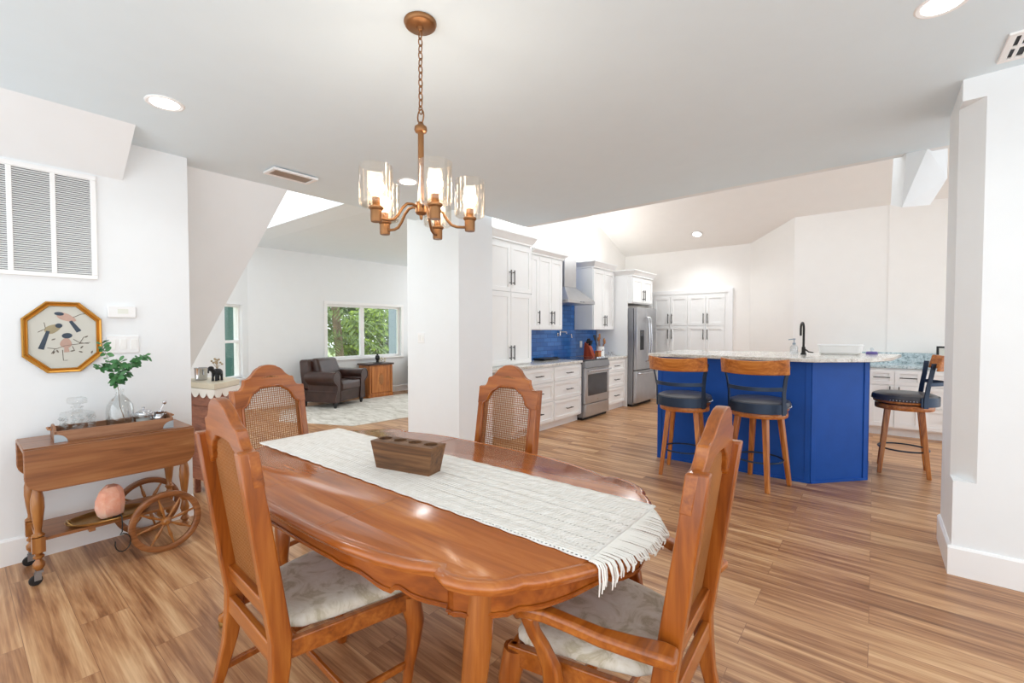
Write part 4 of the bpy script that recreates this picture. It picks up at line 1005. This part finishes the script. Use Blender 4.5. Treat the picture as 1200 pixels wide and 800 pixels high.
mb = MB(); mb.lathe([(.015,.10),(.015,.118),(.005,.12),(.005,.15),(.012,.152),(.012,.162),(.001,.163)],14); mb.bar([(0,0,.157),(-.05,0,.150)],.01,.010); mb.build('pump', M['greypost'], t)
t = thing('dish_tub','long white rounded dish tub on the island top','tub',(-.275,5.72,1.136),radians(3)); t.scale = (.9,.9,1)
def rr_(hx,hy,r,z_):
    P = []
    for cx_,cy_,a0 in ((hx-r,hy-r,0),(-hx+r,hy-r,pi/2),(-hx+r,-hy+r,pi),(hx-r,-hy+r,1.5*pi)):
        for k in range(6): a = a0+pi/2*k/5; P.append((cx_+r*cos(a),cy_+r*sin(a),z_))
    return P
mb = MB(); mb.loft([rr_(.17,.12,.05,0),rr_(.195,.14,.055,.02),rr_(.205,.15,.06,.085),rr_(.212,.157,.06,.092),rr_(.212,.157,.06,.1),rr_(.198,.143,.055,.1),rr_(.185,.13,.05,.025),rr_(.16,.11,.05,.012)]); mb.build('shell', M['plastic'], t)
t = thing('scrubber','small purple scrubber with white knob on the island','scrubber',(-.02,5.98,1.136))
MB().lathe([(.001,0),(.05,0),(.052,.012),(.044,.026),(.001,.028)],20).build('pad', M['purple'], t); MB().lathe([(.012,.028),(.010,.04),(.018,.05),(.014,.064),(.001,.066)],14).build('knob', M['clearplastic'], t)
# ------------------------------------------------------------------ bar stools
def stool(label, loc, rz, base_rz):
    t = thing('bar_stool', label, 'bar stool', loc, rz, 'bar stools around the island')
    B = Matrix.Rotation(base_rz,4,'Z')
    for sx, sy in ((-1,-1),(1,-1),(1,1),(-1,1)):
        mb = MB(); rings = []
        for z_,r,w_ in ((0,.180,.034),(.3,.152,.040),(.63,.122,.046)): rings.append([(sx*r+a*w_/2,sy*r+b*w_/2,z_) for a,b in ((-1,-1),(1,-1),(1,1),(-1,1))])
        mb.loft(rings).xf(B).build('leg', M['stoolwood'], t, bevel=.006, seg=3)
    mb = MB()
    P = [(.192*cos(2*pi*k/32),.192*sin(2*pi*k/32),.235) for k in range(32)]
    mb.tube(P, .008, 8, closed=True, up=(0,0,1)); mb.build('footrest_ring', M['stoolmetal'], t, ang=60)
    MB().lathe([(.20,.618),(.222,.622),(.226,.632),(.226,.662),(.222,.670),(.10,.672)],40).build('apron_ring', M['stoolwoodx'], t)
    MB().lathe([(.12,.672),(.20,.672),(.20,.684),(.12,.684)],32).build('swivel_plate', M['black'], t)
    MB().lathe([(.10,.684),(.228,.684),(.234,.690),(.234,.704),(.10,.706)],40,sy=1.02).build('seat_board', M['stoolwoodx'], t)
    MB().lathe([(.14,.704),(.236,.706),(.246,.720),(.247,.742),(.238,.762),(.20,.778),(.12,.786),(.001,.788)],40,sy=1.02).build('seat_cushion', M['seatleather'], t)
    mb = MB()
    for k in range(64):
        a = 2*pi*k/64
        if sin(a) > -.45: mb.sphere((.246*cos(a),.251*sin(a),.718), .0048, 6, 4)
    mb.build('nailheads', M['chrome'], t)
    # metal band and uprights
    arc = lambda r, z_, a0, a1, n_=16, ty=0: [(r*cos(a0+(a1-a0)*k/n_), r*sin(a0+(a1-a0)*k/n_)*1.02+ty, z_) for k in range(n_+1)]
    MB().bar(arc(.252,.712,radians(203),radians(337)), .008, .085).build('back_band', M['stoolmetal'], t, bevel=.002)
    for s in (-1,1):
        a = radians(270+s*58); x, y = .256*cos(a), .258*sin(a)
        MB().bar([(x,y,.66),(x,y,.74),(x*1.0,y-.012,.85),(x*1.06,y-.03,.96),(x*1.18,y-.045,1.08)], .040, .010, up=(sin(a)*-s*.0+cos(a),sin(a),0)).build('upright', M['stoolmetal'], t, bevel=.002)
    MB().bar([(x*.226/.226, -.30+.16*(abs(x)/.235)**2, .885) for x in [-.222+.0444*k for k in range(11)]], .008, .034).build('crossbar', M['stoolmetal'], t, bevel=.002)
    mb = MB(); rings = []
    for k in range(21):
        u = -1+k/10; x = .268*u; y = -.345+.13*u*u; hh = .066-.006*(1-u*u)+0; z_ = 1.068+.010*u*u; tl = .03
        hw = .014 if abs(u) < .97 else .009
        rings.append([(x,y-hw+tl*.5,z_-hh),(x,y+hw+tl*.5,z_-hh),(x,y+hw-tl*.5,z_+hh),(x,y-hw-tl*.5,z_+hh)])
    mb.loft(rings); mb.build('backrest', M['stoolwoodx'], t, bevel=.007, seg=3, ang=50)
    return t
s1 = stool('bar stool pushed to the island nearest the refrigerator', (-1.43,4.46,0), 0, radians(8))
stool('bar stool at the middle of the island front, near the angled end', (-.80,4.555,0), radians(-2), radians(-17))
stool('bar stool at the right end of the island, seen from its side', (.235,5.83,0), radians(92), radians(-92))

# ------------------------------------------------------------------ living room
def armchair(label, loc, rz):
    t = thing('leather_armchair', label, 'armchair', loc, rz, 'brown leather armchairs')
    mb = MB(); mb.loft([[(-.42,.02,.10),(.42,.02,.10),(.42,.84,.10),(-.42,.84,.10)],[(-.42,.0,.30),(.42,.0,.30),(.42,.86,.30),(-.42,.86,.30)]]); mb.build('base', M['leather'], t, bevel=.02, seg=3)
    MB().box(-.29,.29,-.03,.66,.28,.46).build('seat_cushion', M['leather'], t, bevel=.05, seg=4)
    for s in (-1,1):
        prof = []
        cx_, cz_, r = s*.405, .535, .108
        a0 = [(s*.30,.12),(s*.30,.46)]
        P = [(s*.295,.10),(s*.295,.47)]+[(cx_-s*r*cos(a)*1.0,cz_+r*sin(a)) for a in [-.5+(pi+1.2)*k/14 for k in range(15)]]+[(s*.405,.40),(s*.41,.30),(s*.44,.18),(s*.45,.10)]
        mb = MB(); mb.prism(P, -.02, .70, lambda u,v,w: (u,w+(.02 if v < .3 else 0),v)); a = mb.build('arm', M['leather'], t, bevel=.012, seg=3)
        mb = MB(); Pf = [(x*1,z_) for x,z_ in P]
        mb.tube([(x,-.022+(.02 if z_ < .3 else 0),z_) for x,z_ in P], .010, 6, closed=True, up=(0,1,0)); mb.build('arm_piping', M['leather'], a, ang=60)
    mb = MB(); mb.loft([[(-.40,.64,.30),(.40,.64,.30),(.40,.88,.30),(-.40,.88,.30)],[(-.40,.66,.60),(.40,.66,.60),(.40,.93,.60),(-.40,.93,.60)],[(-.38,.74,.84),(.38,.74,.84),(.38,.97,.84),(-.38,.97,.84)]]); mb.build('backrest', M['leather'], t, bevel=.05, seg=4)
    mb = MB(); mb.loft([[(-.29,.50,.44),(.29,.50,.44),(.29,.68,.44),(-.29,.68,.44)],[(-.30,.50,.62),(.30,.50,.62),(.30,.72,.62),(-.30,.72,.62)],[(-.28,.60,.86),(.28,.60,.86),(.28,.78,.86),(-.28,.78,.86)]]); mb.build('back_cushion', M['leather'], t, bevel=.06, seg=4)
    for x,y in ((-.38,.05),(.38,.05),(-.36,.82),(.36,.82)):
        MB().lathe([(.022,0),(.026,.01),(.036,.05),(.04,.10),(.03,.12)],12,(x,y,0)).build('foot', M['black'], t)
    return t
ac = armchair('brown leather rolled-arm armchair in front of the window', (-7.48,4.60,.006), radians(113))
ac.scale = (1,.84,1)
clone(ac, (-7.50,6.78,.006), radians(72), 'brown leather armchair mostly hidden behind the white pier')
t = thing('side_cabinet','amber wooden side cabinet with inlaid door under the window','cabinet',(-7.98,5.31,0),R90)
w = .60
MB().box(.015,w-.015,.012,.36,.05,.655).build('body', M['sidecab'], t, bevel=.004); MB().box(0,w,0,.38,0,.06).build('plinth', M['sidecab'], t, bevel=.006); MB().box(-.015,w+.015,-.015,.39,.655,.69).build('top', M['leather'], t, bevel=.006)
d = MB().box(.07,w-.07,-.004,.012,.09,.63).build('door', M['sidecab'], t, bevel=.006)
for s in (0,1): MB().box(.02+s*(w-.08),.06+s*(w-.08),-.006,.012,.06,.655).build('pilaster', M['sidecab'], t, bevel=.006)
MB().prism([(w/2+.07*cos(2*pi*k/24)*(1 if k%2 else .7),.36+.13*sin(2*pi*k/24)*(1 if k%2 else .7)) for k in range(24)], -.0065,-.003, lambda u,v,w_: (u,w_,v)).build('inlay', M['cane'], d, smooth=False)
t = thing('table_figurine','small dark figurine with pale flowers on the side cabinet','ornament',(-8.12,5.62,.69))
mb = MB(); mb.lathe([(.001,0),(.09,0),(.10,.012),(.03,.016),(.026,.05),(.05,.10),(.04,.15),(.018,.17),(.022,.19),(.001,.20)],16); mb.build('body', M['black'], t)
mb = MB(); rr = random.Random(2)
for k in range(9): mb.sphere((rr.uniform(-.05,.05),rr.uniform(.0,.16),rr.uniform(.03,.12)), .02, 6, 5)
mb.build('flowers', M['cream'], t)
tag(MB().prism([(-5.83,3.62),(-5.55,6.55),(-7.93,6.75),(-7.93,3.55),(-7.0,3.1)], .001, .005).build('area_rug', M['rug']), 'distressed pale grey area rug on the living room floor', 'rug')
# corner chest under the leaning wall
t = thing('lace_chest','brown wooden chest with lace-edged cream top under the leaning wall','chest',(0,0,0))
cp = [(-4.16,1.34),(-4.40,1.60),(-4.60,1.62),(-4.78,1.55),(-4.80,1.27),(-4.52,1.27)]
def grow(P, d):
    return offset(P, -d)
MB().prism(cp, .13, .90).build('body', M['chest'], t, bevel=.003)
mb = MB()
for z_ in (.24,.36,.46,.56,.66,.76,.85):
    g = grow(cp, .004); 
    mb.tube([(x,y,z_) for x,y in g], .006, 4, closed=True, up=(0,0,1))
mb.build('board_edges', M['chest'], t)
MB().prism(grow(cp,.012), .90, .95).build('top', M['cream'], t, bevel=.006)
for x,y in ((-4.22,1.36),(-4.50,1.31),(-4.74,1.31),(-4.74,1.52),(-4.42,1.55)): MB().box(x-.02,x+.02,y-.02,y+.02,0,.13).build('leg', M['chest'], t, bevel=.003)
mb = MB(); g = grow(cp,.020); gl = dense(g,.005); n = len(gl)
per = [0]
for a,b in zip(gl,gl[1:]): per.append(per[-1]+math.dist(a,b))
zb = [.880-.052*abs(sin(pi*s/.105))**.55 for s in per]
mb.loft([[(x,y,.902) for x,y in gl],[(x,y,z_) for (x,y),z_ in zip(gl,zb)],[(a,b,z_) for (a,b),z_ in zip(offset(gl,.004),zb)],[(a,b,.902) for a,b in offset(gl,.004)]], cap=False)
mb.build('lace_edging', M['thread'], t, smooth=False)
t = thing('ice_bucket','silver ice bucket on the lace-edged chest','bucket',(-4.58,1.375,.951))
MB().lathe([(.001,0),(.042,0),(.046,.004),(.050,.10),(.053,.104),(.050,.108),(.046,.104),(.043,.01),(.001,.008)],24).build('body', M['chrome'], t)
for s in (-1,1): MB().tube([(s*.05,0,.05),(s*.064,0,.05),(s*.064,0,.08),(s*.05,0,.08)], .004, 6).build('handle', M['chrome'], t)
t = thing('animal_planter','small black animal planter holding dried flowers on the chest','ornament',(-4.40,1.44,.951),radians(-60))
mb = MB(); mb.sphere((0,0,.075), .036, 14, 10, sx=1.35, sz=.85)
for x,y in ((-.03,-.016),(-.03,.016),(.03,-.016),(.03,.016)): mb.tube([(x,y,.0),(x,y,.03),(x*.9,y*.8,.07)], [.011,.009,.014], 8)
mb.tube([(.035,0,.08),(.052,0,.10),(.06,0,.108)], [.02,.017,.017], 8); mb.sphere((.066,0,.108), .022, 10, 8, sx=1.2); mb.tube([(.08,0,.105),(.094,0,.09),(.092,0,.072)], [.010,.007,.005], 6)
mb.build('body', M['black'], t, ang=60)
mb = MB(); rr = random.Random(4)
for k in range(16):
    a, b = rr.uniform(-.05,.03), rr.uniform(-.04,.04); e = (a,b,rr.uniform(.14,.19)); mb.tube([(0,0,.10),(a*.5,b*.5,.13),e], .0012, 4); mb.sphere(e, .009, 6, 4)
mb.build('dried_flowers', M['dried'], t)

# ------------------------------------------------------------------ outside the windows
struct('ground_outside', MB().box(-40,-8.6,-20,30,-.35,-.3), M['grass'])
def bush(name, label, x, y, h, r, n, mat, seed, L_=.16, trunk=True, group='bushes outside the window'):
    t = thing(name, label, 'bush', (x,y,-.3), 0, group); rr = random.Random(seed); mb = MB()
    for k in range(n):
        th, ph = rr.uniform(0,2*pi), math.acos(rr.uniform(-.6,1)); q = rr.uniform(.55,1)
        p = (r*q*sin(ph)*cos(th), r*q*sin(ph)*sin(th), h*.5+h*.5*q*cos(ph))
        addleaf(mb, p, (rr.uniform(-1,1)+.5,rr.uniform(-1,1),rr.uniform(-.8,.6)), (rr.uniform(0,1),rr.uniform(-.6,.6),rr.uniform(.2,1)), L_*rr.uniform(.7,1.3), L_*.55)
    mb.build('foliage', mat, t, smooth=False)
    mb = MB()
    for k in range(4): mb.tube([(0,0,0),(.1*cos(k*1.6)*r,.1*sin(k*1.6)*r,h*.3),(.5*cos(k*1.6)*r,.5*sin(k*1.6)*r,h*.7)], [.05,.04,.015], 6)
    mb.build('trunk', M['bark'], t)
k = 0
for (x,y,h,r,n,mt,lab) in ((-12.6,8.5,2.5,1.15,2600,'bush','bright yellow-green leafy bush outside the right window pane'),(-13.2,5.6,1.7,.95,1600,'bush2','low dark green bush outside the left window pane'),
        (-16.2,11.6,4.9,2.4,3600,'bush2','tall dark shrub outside filling the right window pane'),(-16.4,7.0,4.8,2.4,3600,'palm','tall pale shrub outside filling the left window pane'),
        (-14.5,2.6,3.6,1.8,1800,'bush2','green bush outside the narrow window')):
    bush('leafy_bush', lab, x, y, h, r, n, M[mt], 20+k, .17 if x > -13 else .24); k += 1
t = thing('palm_tree','palm tree with pale trunk outside the left window pane','tree',(-11.2,6.60,-.3))
MB().tube([(0,0,0),(.02,-.04,1.0),(-.03,-.12,2.2),(-.05,-.2,3.6)], [.13,.11,.105,.10], 10).build('trunk', M['bark'], t)
mb = MB(); rr = random.Random(8)
for k in range(34):
    a = rr.uniform(0,2*pi); el = rr.uniform(-.9,.9); L_ = rr.uniform(1.2,1.9); c_ = Vector((-.04,-.14,2.0+rr.uniform(-.7,1.5))); prev = c_
    for i in range(1,9):
        u = i/8; p = c_+Vector((cos(a)*L_*u, sin(a)*L_*u, el*L_*u-1.0*u*u)); d = (p-prev).normalized(); s = d.cross(Vector((0,0,1))).normalized()
        for q in (-1,1):
            for o in (0,.5): addleaf(mb, prev.lerp(p,o), tuple(s*q+d*.7+Vector((0,0,-.35))), (0,0,1), .42*(1-.5*u), .035)
        prev = p
mb.build('fronds', M['palm'], t, smooth=False)
struct('trim_post', MB().box(-9.65,-9.4,7.02,7.30,-.3,3.2), M['greypost'])
struct('trim_teal_post', MB().box(-9.6,-9.3,3.16,3.34,-.3,3.2), M['tealpost'])

# ------------------------------------------------------------------ camera, world, render settings
yaw, pit = math.atan2(425,530), math.atan2(14,530)
cd = bpy.data.cameras.new('camera'); cam = bpy.data.objects.new('camera', cd); COL.objects.link(cam)
cd.sensor_width = 36; cd.lens = 36*530/1200; cd.clip_start = .02; cd.clip_end = 200
cam.location = (0,0,1.39); cam.rotation_euler = (pi/2-pit, 0, yaw); SC.camera = cam
wd = bpy.data.worlds.new('daylight'); SC.world = wd; wd.use_nodes = True
bg = wd.node_tree.nodes['Background']; bg.inputs['Color'].default_value = (.92,.968,1.0,1); bg.inputs['Strength'].default_value = 2.3
SC.view_settings.view_transform = 'Standard'; SC.view_settings.look = 'None'; SC.view_settings.exposure = 0.0; SC.view_settings.gamma = 1; SC.view_settings.use_curve_mapping = False
try:
    SC.cycles.use_denoising = True; SC.cycles.max_bounces = 10; SC.cycles.diffuse_bounces = 6; SC.cycles.transparent_max_bounces = 24; SC.cycles.sample_clamp_indirect = 8
    SC.cycles.caustics_reflective = False; SC.cycles.caustics_refractive = False
except Exception: pass
